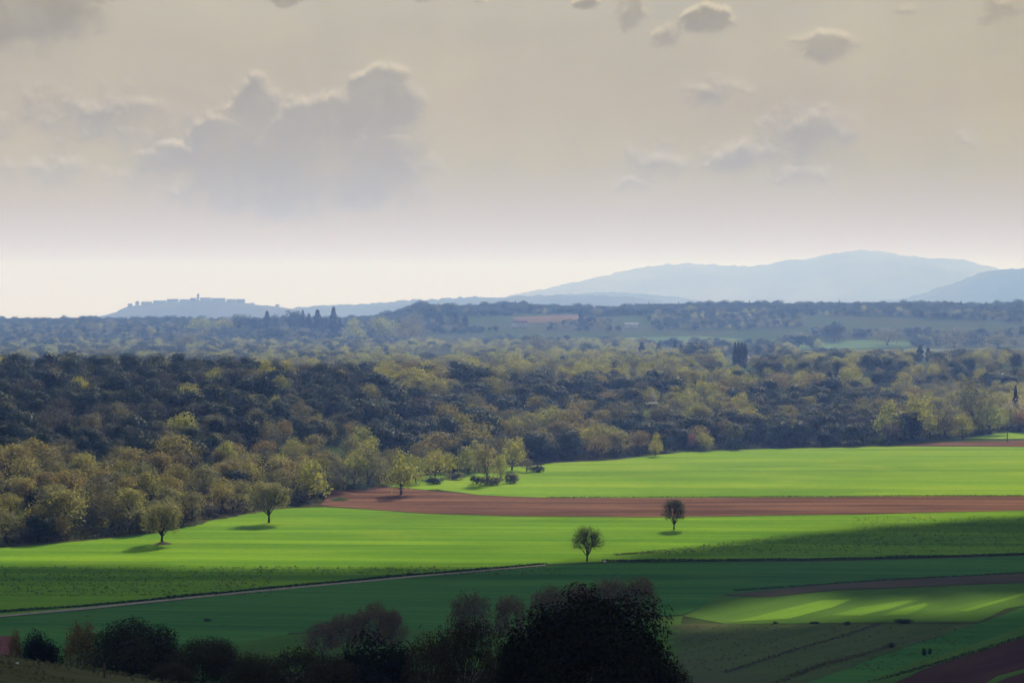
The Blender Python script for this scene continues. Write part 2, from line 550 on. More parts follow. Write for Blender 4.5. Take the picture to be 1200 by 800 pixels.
M['dust'] = flat_mat('track_dust', (.26, .23, .18), (.36, .32, .26), 0.4)
M['turf'] = field_mat('hillside_turf', (.07, .075, .03), (.12, .115, .055), (.06, .09, .03), 0.3, 0.25, 1.5, 0.6, 0.3)

field('wheat_field', [(-40, 645), (0, 642), (100, 634), (190, 624), (260, 607), (330, 596), (380, 594), (430, 597), (500, 602), (600, 605), (750, 606), (1000, 603), (1240, 598),
                      (1240, 648), (1200, 649), (950, 656), (710, 658), (640, 661), (480, 675), (300, 692), (100, 713), (-40, 726)], M['wheat'], 0.10, label='bright green field of young wheat')
field('far_wheat_field', [(505, 572), (560, 570), (600, 561), (640, 543), (720, 539), (800, 530), (900, 526), (1040, 523), (1240, 524), (1240, 580), (1000, 582), (800, 583), (640, 583), (560, 580)],
      M['wheat_far'], 0.10, label='far green wheat field before the wood')
field('ploughed_field', [(376, 592), (385, 575), (440, 569.5), (480, 573), (560, 580.5), (640, 583.5), (800, 583.5), (1000, 582.5), (1240, 580.5), (1240, 598), (1000, 602.5), (750, 605.5), (600, 604.5), (500, 601.5), (430, 596.5)],
      M['soil'], 0.14, label='reddish brown ploughed field')
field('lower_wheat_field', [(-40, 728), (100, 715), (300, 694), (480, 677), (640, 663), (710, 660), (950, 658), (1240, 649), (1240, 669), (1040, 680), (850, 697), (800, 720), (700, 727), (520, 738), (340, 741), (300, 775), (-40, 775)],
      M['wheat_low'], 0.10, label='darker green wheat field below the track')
field('stubble_strip', [(845, 697), (935, 688), (1040, 680), (1240, 669), (1240, 680), (1100, 686), (980, 691), (900, 699)], M['soil_grey'], 0.14, label='grey brown stubble strip')
field('grass_strip', [(800, 722), (845, 698), (900, 700), (980, 692), (1100, 687), (1240, 681), (1240, 704), (1180, 713), (1145, 729), (850, 731)], M['grass_strip'], 0.12, label='striped grass strips')
field('crop_strip', [(852, 729.5), (880, 723), (925, 713), (962, 703.5), (1000, 702.5), (975, 712), (925, 725)], M['painted_sun'], 0.2, label='sunlit grass strip with sunlight painted as yellow green')  # patches of sun on the grass, painted as brighter strips
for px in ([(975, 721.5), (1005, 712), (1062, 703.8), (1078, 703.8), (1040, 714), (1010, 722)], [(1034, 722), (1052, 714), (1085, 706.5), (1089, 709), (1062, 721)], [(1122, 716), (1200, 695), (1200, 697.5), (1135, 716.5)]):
    field('crop_strip', px, M['painted_sun'], 0.2, label='sunlit grass strip with sunlight painted as yellow green', grid=7, jit=1.5)
field('rough_meadow', [(790, 731), (1040, 731.5), (1145, 731), (1100, 745), (1010, 775), (920, 812), (760, 812), (780, 760)], M['rough'], 0.12, label='brownish rough meadow')
field('grass_bank', [(915, 812), (1010, 776), (1100, 746), (1200, 712), (1240, 702), (1240, 735), (1200, 746), (1100, 778), (1010, 812)], M['wheat_low'], 0.16, label='green sown bank beside the ploughed corner')
field('bright_verge', [(985, 812), (1060, 781), (1140, 756), (1200, 734), (1240, 722), (1240, 736), (1200, 747), (1100, 778), (1020, 812)], M['painted_sun'] if False else M['grass_strip'], 0.22, label='bright grass verge')
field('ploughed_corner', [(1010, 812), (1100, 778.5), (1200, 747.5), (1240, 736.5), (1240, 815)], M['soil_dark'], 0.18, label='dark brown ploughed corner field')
field('field_track', [(1130, 812), (1170, 793), (1240, 772), (1240, 775), (1180, 795), (1145, 812)], M['grass_strip'], 0.24, label='grassy balk across the ploughed corner')
field('far_ploughed_strip', [(1045, 522), (1075, 519.5), (1240, 515), (1240, 523.5)], M['soil'], 0.16, label='brown strip at the far edge of the wheat')
field('far_lawn', [(1130, 514), (1170, 506.5), (1240, 505), (1240, 514)], M['wheat_far'], 0.16, label='small bright lawn below the pale house trees')
field('grove_grass', [(455, 570), (500, 555), (560, 548), (640, 545), (600, 561), (560, 571), (500, 574)], M['wheat_far'], 0.12, label='grass under the grove')
field('dirt_track', [(-40, 724.5), (0, 721.2), (100, 712), (300, 692), (480, 675.2), (640, 661.6), (640, 662.8), (480, 677), (300, 694), (100, 714.4), (0, 723.4), (-40, 727)], M['dust'], 0.2, label='pale dirt track between the fields', grid=8, jit=0.3)
field('rough_verge', [(240, 760), (340, 743), (520, 738), (700, 728), (800, 722), (790, 780), (300, 790)], M['grass_strip'], 0.12, label='grassy verge behind the scrub')
# far plain
field('far_crop', [(925, 402), (1010, 398.5), (1090, 401), (1060, 406), (930, 410)], M['far_green'], 0.4, grid=60, label='far green field in the haze')
field('far_crop', [(880, 413), (960, 410.5), (1240, 408), (1240, 420), (940, 419)], M['far_pale'], 0.4, grid=60, label='far pale field in the haze')
field('far_crop', [(700, 397), (820, 394), (880, 398), (760, 402)], M['far_green'], 0.4, grid=60, label='far green field behind the cypress trees')
field('far_crop', [(440, 424), (520, 417), (560, 420), (500, 430)], M['far_pale'], 0.4, grid=60, label='far pale meadow behind the left wood')
field('far_fallow', [(600, 372), (680, 369), (690, 375), (610, 379)], M['far_brown'], 0.5, grid=80, label='far brown fallow below the ridge')

# ------------------------------------------------------------------ far hills
def hill(name, prof, Y, depth, label, rough=6.0, seed=1, base=-40.0, step=30.0, col=None):
    """a ridge whose skyline runs through the given points of the photograph when it stands Y metres away"""
    P = [at_depth(u, v, Y) for u, v in prof]
    px = [p[0] for p in P]
    pz = [p[2] for p in P]
    xs = np.arange(px[0], px[-1] + step, step)
    ts = np.linspace(-1, 1, 25)
    X, T = np.meshgrid(xs, ts)
    top = np.interp(X, px, pz) - base
    Z = top * (1 - np.abs(T) ** 1.4)
    spur = 1 + 0.30 * (np.abs(T) * (1 - np.abs(T)) * 4) * fbm2(X / (depth * 0.16), T * 2.2, seed)
    Z = Z * spur
    r = np.random.RandomState(seed)
    Z = Z + rough * (0.5 * fbm2(X / 55, T * 30, seed + 3) + r.uniform(-.5, .5, X.shape)) * np.clip((1 - np.abs(T)) * 4, 0, 1)
    V = np.stack([X, Y + T * depth, Z + base], -1).reshape(-1, 3)
    nx, ny = len(xs), len(ts)
    i = (np.arange(ny - 1)[:, None] * nx + np.arange(nx - 1)[None, :]).ravel()
    F = np.stack([i, i + 1, i + nx + 1, i + nx], 1)
    o = link(name, mesh(name, V, F, col or M['hill']))
    tag(o, label, kind='structure')


M['hill'] = flat_mat('wooded_hill', (.085, .07, .05), (.13, .10, .07), 0.004)
M['mountain'] = flat_mat('mountain_slope', (.18, .125, .09), (.27, .19, .13), 0.0025)
hill('town_hill', [(60, 392), (122, 369), (135, 366), (150, 359), (178, 355.5), (205, 353.5), (232, 352.5), (262, 353.5), (287, 356), (300, 357.5), (318, 358.5), (340, 362), (380, 369), (430, 384)],
     8600, 900, 'low hill under the far walled town', 3.0, 2, step=12)
hill('long_hill', [(325, 385), (350, 360), (370, 359), (400, 357), (440, 355), (500, 351), (560, 347.5), (600, 347.5), (640, 346.5), (700, 348), (760, 352), (860, 362), (960, 378)],
     9800, 1100, 'long low wooded hill behind the ridge', 9.0, 5, step=14)
hill('low_hill', [(560, 374), (620, 350), (650, 345), (700, 343.5), (760, 345.5), (800, 349), (850, 358), (920, 370)], 11500, 1200, 'low pale hill before the mountain', 7.0, 8, step=16)
hill('dark_hill', [(960, 372), (1010, 358), (1060, 349), (1085, 343), (1110, 335), (1150, 321), (1180, 316), (1200, 318), (1240, 325), (1320, 345), (1420, 372)], 11000, 1500, 'steeper hill at the edge of the mountains', 10.0, 13, step=16)
hill('mountain', [(520, 372), (600, 347), (640, 339), (680, 329.5), (720, 320), (750, 313), (780, 309), (820, 309.5), (850, 310.5), (880, 311), (905, 308), (925, 304.5), (945, 304), (970, 298),
                  (1000, 293.5), (1015, 293), (1030, 295), (1060, 299.5), (1100, 302), (1130, 304), (1150, 311), (1180, 317), (1260, 335), (1400, 372)], 14000, 2300, 'broad blue mountain on the horizon', 12.0, 21, step=26, col=M['mountain'])

# ------------------------------------------------------------------ the cloud whose shadow lies on the near fields
def cloud_deck():
    Z0 = 720.0
    off = np.array([SUNV.x, SUNV.y]) * (Z0 / SUNV.z)
    line = [(-3500, 905)] + [tuple(hit(u, v)[:2]) for u, v in [(0, 662), (300, 664.5), (600, 663), (690, 656), (800, 642), (900, 630), (1000, 618), (1100, 610), (1200, 603.5)]] + [(420, 1250), (3500, 1900)]
    lx = [p[0] for p in line]
    ly = [p[1] for p in line]
    h = 9.0
    xs = np.arange(-1050, 1100, h)
    ys = np.arange(-500, 1500, h)
    X, Y = np.meshgrid(xs, ys)                    # in the place of their shadows
    s = np.interp(X, lx, ly) - Y + 7 * fbm2(X / 30, Y / 30, 4)
    for (u, v, ux, vx, hl, hw) in [(908, 717, 970, 704, 40, 12), (1022, 714, 1075, 703.5, 30, 8), (1064, 714.5, 1088, 707, 16, 6), (1150, 709, 1200, 696, 26, 6)]:
        c, e2 = hit(u, v), hit(ux, vx)                       # long gaps shaped to let sun fall along the bright strips
        a = math.atan2(e2[1] - c[1], e2[0] - c[0])
        du, dv = (X - c[0]) * math.cos(a) + (Y - c[1]) * math.sin(a), -(X - c[0]) * math.sin(a) + (Y - c[1]) * math.cos(a)
        s = np.minimum(s, (np.sqrt((du / hl) ** 2 + (dv / hw) ** 2) - 1) * hw + 2 * fbm2(X / 9, Y / 9, 8))
    th = 150 * sstep(0, 420, s) * (0.6 + 0.5 * fbm2(X / 70, Y / 70, 9)) + 8 * sstep(0, 60, s)
    low = -14 * sstep(0, 260, s) * (0.5 + fbm2(X / 50, Y / 50, 15))
    nx, ny = len(xs), len(ys)
    ok = s > 0
    top = np.stack([X + off[0], Y + off[1], Z0 + th], -1).reshape(-1, 3)
    bot = np.stack([X + off[0], Y + off[1], Z0 + low - 2], -1).reshape(-1, 3)
    i = (np.arange(ny - 1)[:, None] * nx + np.arange(nx - 1)[None, :])
    q = ok[:-1, :-1] & ok[1:, :-1] & ok[:-1, 1:] & ok[1:, 1:]
    iq = i[q]
    F = np.stack([iq, iq + 1, iq + nx + 1, iq + nx], 1)
    n = nx * ny
    used = {}
    allF = np.concatenate([F, F[:, ::-1] + n])
    ids = np.unique(allF)
    remap = np.full(2 * n, -1)
    remap[ids] = np.arange(len(ids))
    V = np.concatenate([top, bot])[ids]
    m = bpy.data.materials.new('cloud')
    m.use_nodes = True
    t = NT(m.node_tree)
    b = t.n('ShaderNodeBsdfDiffuse', ins={0: (.82, .82, .82)})
    tr = t.n('ShaderNodeBsdfTranslucent', ins={0: (.8, .8, .8)})
    mx = t.n('ShaderNodeMixShader', ins={0: 0.12, 1: b.outputs[0], 2: tr.outputs[0]})
    o = t.n('ShaderNodeOutputMaterial')
    t.nt.links.new(mx.outputs[0], o.inputs[0])
    c = link('cloud', mesh('cloud', V, remap[allF], m, smooth=True))
    tag(c, 'broad grey cloud over the near fields', kind='stuff')


cloud_deck()

# ------------------------------------------------------------------ trees: prototypes
def crown_pts(rs, W, H, base, ncl, rc, n, shape):
    """points and outward normals of foliage gathered in clumps"""
    cz = base + (H - base) * (0.42 if shape == 'dome' else 0.5)
    up, dn, r = H - cz, cz - base, W / 2
    d = unit(rs.normal(size=(ncl, 3)))
    d[:, 2] = np.where(d[:, 2] < -0.6, -d[:, 2], d[:, 2])
    k = rs.uniform(0.55, 0.98, ncl)[:, None]
    Rc = rc * r * rs.uniform(0.7, 1.25, ncl)
    cc = d * k * np.stack([np.full(ncl, r), np.full(ncl, r), np.where(d[:, 2] > 0, up, dn)], 1) * (1 - 0.8 * rc)
    cc[:, 2] += cz
    w = Rc ** 2
    idx = rs.choice(ncl, n, p=w / w.sum())
    dd = unit(rs.normal(size=(n, 3)) + np.array([0, 0, 0.25]))
    P = cc[idx] + dd * (Rc[idx] * (rs.uniform(0.2, 1.08, n) ** 0.6))[:, None] * np.array([1, 1, 0.85])
    fx = r / np.percentile(np.hypot(P[:, 0], P[:, 1]), 97)
    zl, zh = np.percentile(P[:, 2], 1), np.percentile(P[:, 2], 99.5)
    P *= np.array([fx, fx, 1])
    P[:, 2] = base + (P[:, 2] - zl) * (H - base) / (zh - zl)
    cc = cc * np.array([fx, fx, 1])
    cc[:, 2] = base + (cc[:, 2] - zl) * (H - base) / (zh - zl)
    N = unit(dd + 0.7 * unit(P - np.array([0, 0, cz])) + (0.22 if shape == 'dome' else 0.38) * rs.normal(size=(n, 3)))
    return P, N, cc


def limbs(part, rs, base, targets, r0, lean=0.0):
    top = (lean * base, 0, base)
    part.tube([(0, 0, -0.6), (lean * base * 0.4, 0, base * 0.5), top], [r0 * 1.25, r0, r0 * 0.8], 7)
    for c in targets:
        m = np.array(top) * 0.5 + c * 0.5 + rs.normal(size=3) * 0.25
        part.tube([(top[0], top[1], base * 0.92), m, c], [r0 * 0.55, r0 * 0.3, r0 * 0.1], 5)


KIND = {  # W, H, base, clumps, clump radius, cards, card size, shape, leaf, bark
    'evergreen': (9.5, 10.0, 0.9, 12, 0.52, 1100, 0.9, 'dome', 'evergreen', 'dark_bark'),
    'budding': (9.0, 11.0, 1.5, 17, 0.42, 1150, 0.58, 'round', 'budding', 'bark'),
    'leafing': (9.0, 11.0, 1.5, 17, 0.42, 1150, 0.60, 'round', 'leafing', 'bark'),
    'grey': (9.0, 11.0, 1.5, 17, 0.42, 1100, 0.56, 'round', 'grey_bud', 'bark'),
    'pine': (10.0, 11.0, 5.0, 16, 0.42, 700, 0.9, 'dome', 'evergreen', 'dark_bark'),
    'shrub': (4.0, 2.6, 0.2, 12, 0.42, 420, 0.5, 'dome', 'grey_bud', 'bark'),
    'dark_shrub': (4.0, 2.4, 0.1, 12, 0.42, 420, 0.5, 'dome', 'evergreen', 'dark_bark'),
    'blossom': (6.0, 6.0, 1.2, 18, 0.38, 600, 0.5, 'round', 'blossom', 'bark'),
    'pink': (7.0, 7.0, 1.2, 18, 0.38, 650, 0.5, 'round', 'pink_bud', 'bark'),
    'pale': (9.0, 12.0, 1.6, 24, 0.36, 850, 0.6, 'round', 'pale_bud', 'bark'),
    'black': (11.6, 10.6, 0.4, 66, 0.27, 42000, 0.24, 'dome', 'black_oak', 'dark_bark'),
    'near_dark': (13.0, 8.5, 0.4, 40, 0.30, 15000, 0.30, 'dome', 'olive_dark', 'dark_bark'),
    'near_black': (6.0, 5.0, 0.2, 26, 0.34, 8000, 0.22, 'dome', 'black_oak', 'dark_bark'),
}
PROTO = {}


def proto(kind, var):
    key = (kind, var)
    if key in PROTO:
        return PROTO[key]
    rs = np.random.RandomState(sum(map(ord, kind)) * 13 + var * 101)
    if kind == 'cypress':
        W, H = 2.4, 14.0
        n = 900
        t = rs.uniform(0.02, 1, n)
        prof = np.minimum(1, (1 - t) * 2.3) ** 0.8 * np.minimum(1, 0.45 + t * 3) * (0.85 + 0.2 * np.sin(t * 21 + var))
        a = rs.uniform(0, 6.283, n)
        r = W / 2 * prof * rs.uniform(0.6, 1.05, n)
        P = np.stack([np.cos(a) * r, np.sin(a) * r, 0.4 + t * (H - 0.4)], 1)
        N = unit(np.stack([np.cos(a), np.sin(a), np.full(n, 0.5)], 1) + 0.5 * rs.normal(size=(n, 3)))
        v, f = cards(P, N, rs.uniform(0.6, 1.0, n), rs)
        pt = Parts()
        pt.tube([(0, 0, -0.5), (0, 0, H * 0.8)], [0.28, 0.08], 6)
        res = (mesh('crown', v, f, M['cypress']), pt.mesh('trunk', M['dark_bark'], True), W, H)
    elif kind in ('twiggy', 'sparse', 'reddish', 'scrub', 'bush_twig', 'bare'):
        W, H, base, nt, nc, cs, leaf, r0, bark = {
            'twiggy': (13.0, 12.0, 3.0, 340, 16, 0.44, 'field_oak', 0.34, 'dark_bark'),
            'sparse': (13.0, 12.0, 2.6, 480, 8, 0.36, 'field_oak', 0.36, 'dark_bark'),
            'reddish': (9.5, 12.0, 2.8, 420, 13, 0.36, 'bare', 0.30, 'dark_bark'),
            'bare': (9.0, 10.5, 2.5, 150, 3, 0.55, 'bare', 0.24, 'bark'),
            'scrub': (8.0, 7.0, 1.2, 300, 18, 0.24, 'olive_dark', 0.14, 'dark_bark'),
            'bush_twig': (10.0, 11.0, 1.5, 260, 16, 0.42, 'hedge_bud', 0.18, 'bark')}[kind]
        d = unit(rs.normal(size=(nt, 3)))
        d[:, 2] = np.where(d[:, 2] < -0.55, -d[:, 2], d[:, 2])
        lump = 1 + (0.2 if kind == 'twiggy' else 0.07) * np.sin(2 * np.arctan2(d[:, 1], d[:, 0]) + var * 1.7 + d[:, 2] * 2) * 1.0 + 0.14 * np.sin(5 * np.arctan2(d[:, 1], d[:, 0]) + var) * (1 - np.abs(d[:, 2]))
        tips = d * (rs.uniform(0.25, 1, nt) ** 0.4)[:, None] * lump[:, None] * np.array([W / 2, W / 2, (H - base * 0.8) / 2])
        tips *= np.array([W / 2, W / 2, (H - base * 0.8) / 2]) / np.array([np.percentile(np.hypot(tips[:, 0], tips[:, 1]), 96)] * 2 + [np.percentile(tips[:, 2], 98)])
        tips[:, 2] += base * 0.8 + (H - base * 0.8) / 2
        pt = Parts()
        top = np.array([0, 0, base * 0.85])
        pt.tube([(0, 0, -0.6), (0.1, 0, base * 0.5), top], [r0 * 1.3, r0, r0 * 0.85], 7)
        g = tips[rs.choice(nt, 8, False)]
        gi = np.argmin(((tips[:, None] - g[None]) ** 2).sum(2), 1)
        for a in range(8):
            T = tips[gi == a]
            if not len(T):
                continue
            gn = top + (T.mean(0) - top) * 0.5 + np.array([0, 0, 0.3])
            pt.tube([top - (0, 0, .2), (top + gn) / 2 + rs.normal(size=3) * 0.2, gn], [r0 * 0.6, r0 * 0.45, r0 * 0.34], 5)
            k = max(1, len(T) // 6)
            s = T[rs.choice(len(T), k, False)]
            si = np.argmin(((T[:, None] - s[None]) ** 2).sum(2), 1)
            for b in range(k):
                U = T[si == b]
                if not len(U):
                    continue
                sn = gn + (U.mean(0) - gn) * 0.55
                pt.tube([gn, sn], [r0 * 0.3, r0 * 0.17], 4)
                for q in U:
                    pt.tube([sn, (sn + q) / 2 + rs.normal(size=3) * 0.15, q], [r0 * 0.15, r0 * 0.1, r0 * 0.05], 3)
        C = np.repeat(tips, nc, 0) + rs.normal(size=(nt * nc, 3)) * W * 0.045
        N = unit(unit(C - np.array([0, 0, H * 0.5])) + 0.8 * rs.normal(size=C.shape))
        v, f = cards(C, N, cs * rs.uniform(0.6, 1.2, len(C)), rs)
        res = (mesh('crown', v, f, M[leaf]), pt.mesh('trunk', M[bark], True), W, H)
    else:
        W, H, base, ncl, rc, n, cs, shape, leaf, bark = KIND[kind]
        P, N, cc = crown_pts(rs, W, H, base, ncl, rc, n, shape)
        v, f = cards(P, N, cs * rs.uniform(0.7, 1.3, n), rs)
        pt = Parts()
        limbs(pt, rs, max(base * 1.2, H * 0.22), cc[rs.choice(len(cc), 7)], 0.024 * H)
        res = (mesh('crown', v, f, M[leaf]), pt.mesh('trunk', M[bark], True), W, H)
    PROTO[key] = res
    return res


CROWN_OBJ = {}
LABELS = {}


def finish_labels():
    """trees that look alike in one part of the wood are told apart by their order"""
    NUM = ['leftmost', 'second', 'third', 'fourth', 'fifth', 'sixth', 'seventh', 'eighth', 'ninth', 'tenth', 'eleventh', 'twelfth', 'thirteenth', 'fourteenth', 'fifteenth', 'sixteenth', 'seventeenth', 'eighteenth']
    for (look, where), L in LABELS.items():
        L.sort(key=lambda a: a[0])
        for i, (u, o) in enumerate(L):
            if len(L) == 1:
                o['label'] = look + ' ' + where
            elif i == 0 or i == len(L) - 1:
                o['label'] = ('leftmost ' if i == 0 else 'rightmost ') + look + ' ' + where
            elif i < len(NUM):
                o['label'] = NUM[i] + ' ' + look + ' from the left ' + where
            else:
                o['label'] = look + ' ' + where




def tree(name, kind, var, pos, w, h, rot, label, group=None, cat='tree'):
    cm, tm, W, H = proto(kind, var)
    r = bpy.data.objects.new(name, None)
    COL.objects.link(r)
    r.location = pos
    r.rotation_euler = (0, 0, rot)
    r.scale = (w / W, w / W, h / H)
    tag(r, label, cat, group)
    link('trunk', tm, r)
    c = link('crown', cm, r)
    CROWN_OBJ.setdefault((kind, var), c)
    return r


NV = {'evergreen': 7, 'budding': 6, 'leafing': 5, 'grey': 5, 'bare': 4, 'pine': 4, 'cypress': 3}
rng = np.random.RandomState(5)


def stuff_trees(name, label, trees):
    """trees past the number that are built one by one: one object"""
    keys = sorted({(t['kind'], t['var']) for t in trees})
    me = bpy.data.meshes.new(name)
    me.from_pydata([tuple(t['pos']) for t in trees], [], [])
    sc = me.attributes.new('tree_scale', 'FLOAT_VECTOR', 'POINT')
    vals = []
    for t in trees:
        _, _, W, H = proto(t['kind'], t['var'])
        vals += [t['w'] / W, t['w'] / W, t['h'] / H]
    sc.data.foreach_set('vector', vals)
    me.attributes.new('tree_turn', 'FLOAT', 'POINT').data.foreach_set('value', [t['rot'] for t in trees])
    me.attributes.new('tree_form', 'INT', 'POINT').data.foreach_set('value', [keys.index((t['kind'], t['var'])) for t in trees])
    o = link(name, me)
    tag(o, label, kind='stuff')
    ng = bpy.data.node_groups.new(name, 'GeometryNodeTree')
    ng.interface.new_socket('Geometry', in_out='INPUT', socket_type='NodeSocketGeometry')
    ng.interface.new_socket('Geometry', in_out='OUTPUT', socket_type='NodeSocketGeometry')
    L = ng.links.new
    gi, go = ng.nodes.new('NodeGroupInput'), ng.nodes.new('NodeGroupOutput')
    join = ng.nodes.new('GeometryNodeJoinGeometry')
    for k in reversed(keys):
        oi = ng.nodes.new('GeometryNodeObjectInfo')
        oi.inputs['Object'].default_value = CROWN_OBJ[k]
        oi.inputs['As Instance'].default_value = False
        g2 = ng.nodes.new('GeometryNodeGeometryToInstance')
        L(oi.outputs['Geometry'], g2.inputs[0])
        L(g2.outputs[0], join.inputs[0])
    iop = ng.nodes.new('GeometryNodeInstanceOnPoints')
    L(gi.outputs[0], iop.inputs['Points'])
    L(join.outputs[0], iop.inputs['Instance'])
    iop.inputs['Pick Instance'].default_value = True

    def attr(nm, typ):
        a = ng.nodes.new('GeometryNodeInputNamedAttribute')
        a.data_type = typ
        a.inputs['Name'].default_value = nm
        return [s for s in a.outputs if s.enabled and s.name == 'Attribute'][0]
    L(attr('tree_form', 'INT'), iop.inputs['Instance Index'])
    L(attr('tree_scale', 'FLOAT_VECTOR'), iop.inputs['Scale'])
    cx = ng.nodes.new('ShaderNodeCombineXYZ')
    L(attr('tree_turn', 'FLOAT'), cx.inputs[2])
    L(cx.outputs[0], iop.inputs['Rotation'])
    L(iop.outputs[0], go.inputs[0])
    o.modifiers.new('trees', 'NODES').node_group = ng
    return o


# ------------------------------------------------------------------ the wood
def kind_for(u, v, t, x, y):
    """what grows where: dark evergreens high up, budding oaks along the foot of the slope, fresh green in patches"""
    q = rng.rand()
    patch = fbm2(x / 38, y / 38, 31)
    patch2 = fbm2(x / 60, y / 60, 47)
    if x < -60 - 0.02 * y:                                  # the long slope
        low = 1 - sstep(0.22, 0.5, t + 0.12 * patch2)
        if u > 330:
            low = np.maximum(low, 0.55 * (1 - sstep(0.35, 0.65, t)))
        if q < low * 0.86:
            z = rng.rand()
            return 'budding' if z < 0.66 else ('grey' if z < 0.86 else ('leafing' if z < 0.93 else 'evergreen'))
        if patch > 0.42 and t < 0.8:
            return 'leafing' if rng.rand() < 0.5 else 'budding'
        z = rng.rand()
        return 'evergreen' if z < 0.64 else ('bare' if z < 0.86 else ('grey' if z < 0.96 else 'leafing'))
    z = rng.rand()
    right = sstep(960, 1100, u)
    if patch > 0.3 - 0.6 * right:
        return 'leafing' if z < 0.45 else ('budding' if z < 0.85 else 'grey')
    return 'evergreen' if z < 0.70 else ('grey' if z < 0.82 else ('budding' if z < 0.92 else 'bare'))


KEEP = [(367, 584, 44), (432, 570, 46), (470, 579, 46), (510, 561, 28), (549, 556, 32), (571, 567, 32), (600, 551, 34), (768, 534, 18), (826, 528, 26), (811, 526, 14), (1128, 513, 30), (1160, 508, 38)]


def build_wood():
    trees = []
    sp = 13.9
    for yy in np.arange(900, 2420, sp):
        half = yy * 0.235 + 40
        for xx in np.arange(-half - 20, half + 20, sp):
            x = xx + rng.uniform(-.48, .48) * sp
            y = yy + rng.uniform(-.48, .48) * sp
            e = float(edge_y(x))
            D = float(interp(x, DEPTH))
            t = (y - e) / D
            if t < 0.006 or t > 1.14:
                continue
            u, v, _ = to_px(x, y, float(ground(x, y)))
            if u < -130 or u > 1330:
                continue
            if any(abs(u - gu) < gw * 0.62 and v > gv - 1.5 for gu, gv, gw in KEEP):   # nothing grows right in front of these
                continue
            if 748 < u < 782 and 474 < v < 496:      # the clearing round the hut
                continue
            k = kind_for(u, v, t, x, y)
            if x > -60 - 0.02 * y and rng.rand() < 0.34:
                continue
            h = rng.uniform(7.0, 14.0) if k != 'bare' else rng.uniform(8, 13)
            if rng.rand() < 0.12:
                h *= 1.22
            if t < 0.06:
                h *= 1.05
            w = h * rng.uniform(0.85, 1.15) + (2.6 if k == 'evergreen' else 1.6)
            if x > -60 - 0.02 * y:
                w, h = w * 1.38, h * 1.12
            elif k in ('budding', 'leafing', 'grey'):
                w, h = w * 1.12, h * 1.04
            trees.append(dict(kind=k, var=int(rng.randint(NV[k])), pos=(x, y, float(ground(x, y)) - 0.2), w=w, h=h, rot=rng.uniform(0, 6.28), t=t, u=u))
    # how much of each crown can be seen from the viewpoint: front to back on a coarse grid
    buf = np.zeros((340, 1240), bool)
    for tr in sorted(trees, key=lambda a: a['pos'][1]):
        x, y, z = tr['pos']
        u, v, f = to_px(x, y, z + tr['h'] * 0.56)
        ru, rv = tr['w'] / 2 * FPX / f, tr['h'] * 0.44 * FPX / f
        u0, u1, v0, v1 = int(u - ru), int(u + ru) + 1, int(v - rv), int(v + rv) + 1
        u0c, u1c, v0c, v1c = max(u0, -20), min(u1, 1219), max(v0, 380), min(v1, 719)
        if u1c <= u0c or v1c <= v0c:
            tr['seen'] = 0
            continue
        vv, uu = np.mgrid[v0c:v1c, u0c:u1c]
        mk = ((uu - u) / ru) ** 2 + ((vv - v) / rv) ** 2 < 1
        sub = buf[v0c - 380:v1c - 380, u0c + 20:u1c + 20]
        tr['seen'] = int((mk & ~sub).sum())
        tr['v'] = v
        sub |= mk
    NAMES = {'evergreen': ('evergreen_oak', 'dark evergreen oak'), 'budding': ('budding_oak', 'olive gold oak'),
             'leafing': ('leafing_tree', 'yellow green tree'), 'grey': ('grey_budding_tree', 'grey green tree'), 'bare': ('bare_tree', 'bare twiggy tree')}
    ZONES = [(-99, 'above the wheat corner'), (110, 'above the mound oak'), (245, 'above shadow oak'), (340, 'above fresh green tree'), (425, 'behind the ploughland'),
             (510, 'behind the leafy grove'), (630, 'behind the grove tip'), (715, 'around the hut clearing'), (800, 'above the pinkish bush'), (870, 'behind the far wheat'), (985, 'above whitish bush'), (1090, 'behind the small lawn')]
    rest = {}
    for k, (nm, look) in NAMES.items():
        L = sorted([t for t in trees if t['kind'] == k], key=lambda a: -a['seen'])
        cap = {'evergreen': 300, 'budding': 300, 'leafing': 200, 'grey': 200, 'bare': 150}[k]
        for i, tr in enumerate(L):
            if i < cap and tr['seen'] >= 10:
                u, t = tr['u'], tr['t']
                where = ZONES[int(np.searchsorted([z[0] for z in ZONES], u, 'right')) - 1][1]
                row = 'at the wood foot ' if t < 0.06 else 'low in the wood ' if t < 0.2 else 'low on the slope ' if t < 0.4 else 'midway ' if t < 0.62 else 'high in the wood ' if t < 0.84 else 'on the crest '
                size = 'big ' if tr['h'] > 12.4 else 'small ' if tr['h'] < 9.2 else ''
                o = tree(nm, k, tr['var'], tr['pos'], tr['w'], tr['h'], tr['rot'], None, group=look + 's of the wood')
                LABELS.setdefault((size + look, row + where), []).append((u, o))
            elif tr['seen'] > 0 or tr['t'] < 1.0:
                rest.setdefault(k, []).append(tr)
    allrest = [t for L in rest.values() for t in L]
    print('wood', len(trees), {k: len([t for t in trees if t['kind'] == k and t['seen'] >= 10]) for k in NAMES}, 'rest', len(allrest))
    WORDS = {'evergreen': 'dark evergreen trees filling the wood between the larger crowns', 'budding': 'olive budding trees filling the wood between the larger crowns',
             'leafing': 'fresh green trees filling the wood', 'grey': 'grey green trees filling the wood', 'bare': 'bare grey trees filling the wood'}
    for k, L in rest.items():
        for t in L:
            if (k, t['var']) not in CROWN_OBJ:
                t['var'] = next(v for (kk, v) in CROWN_OBJ if kk == k)
        stuff_trees('forest', WORDS[k], L)


build_wood()


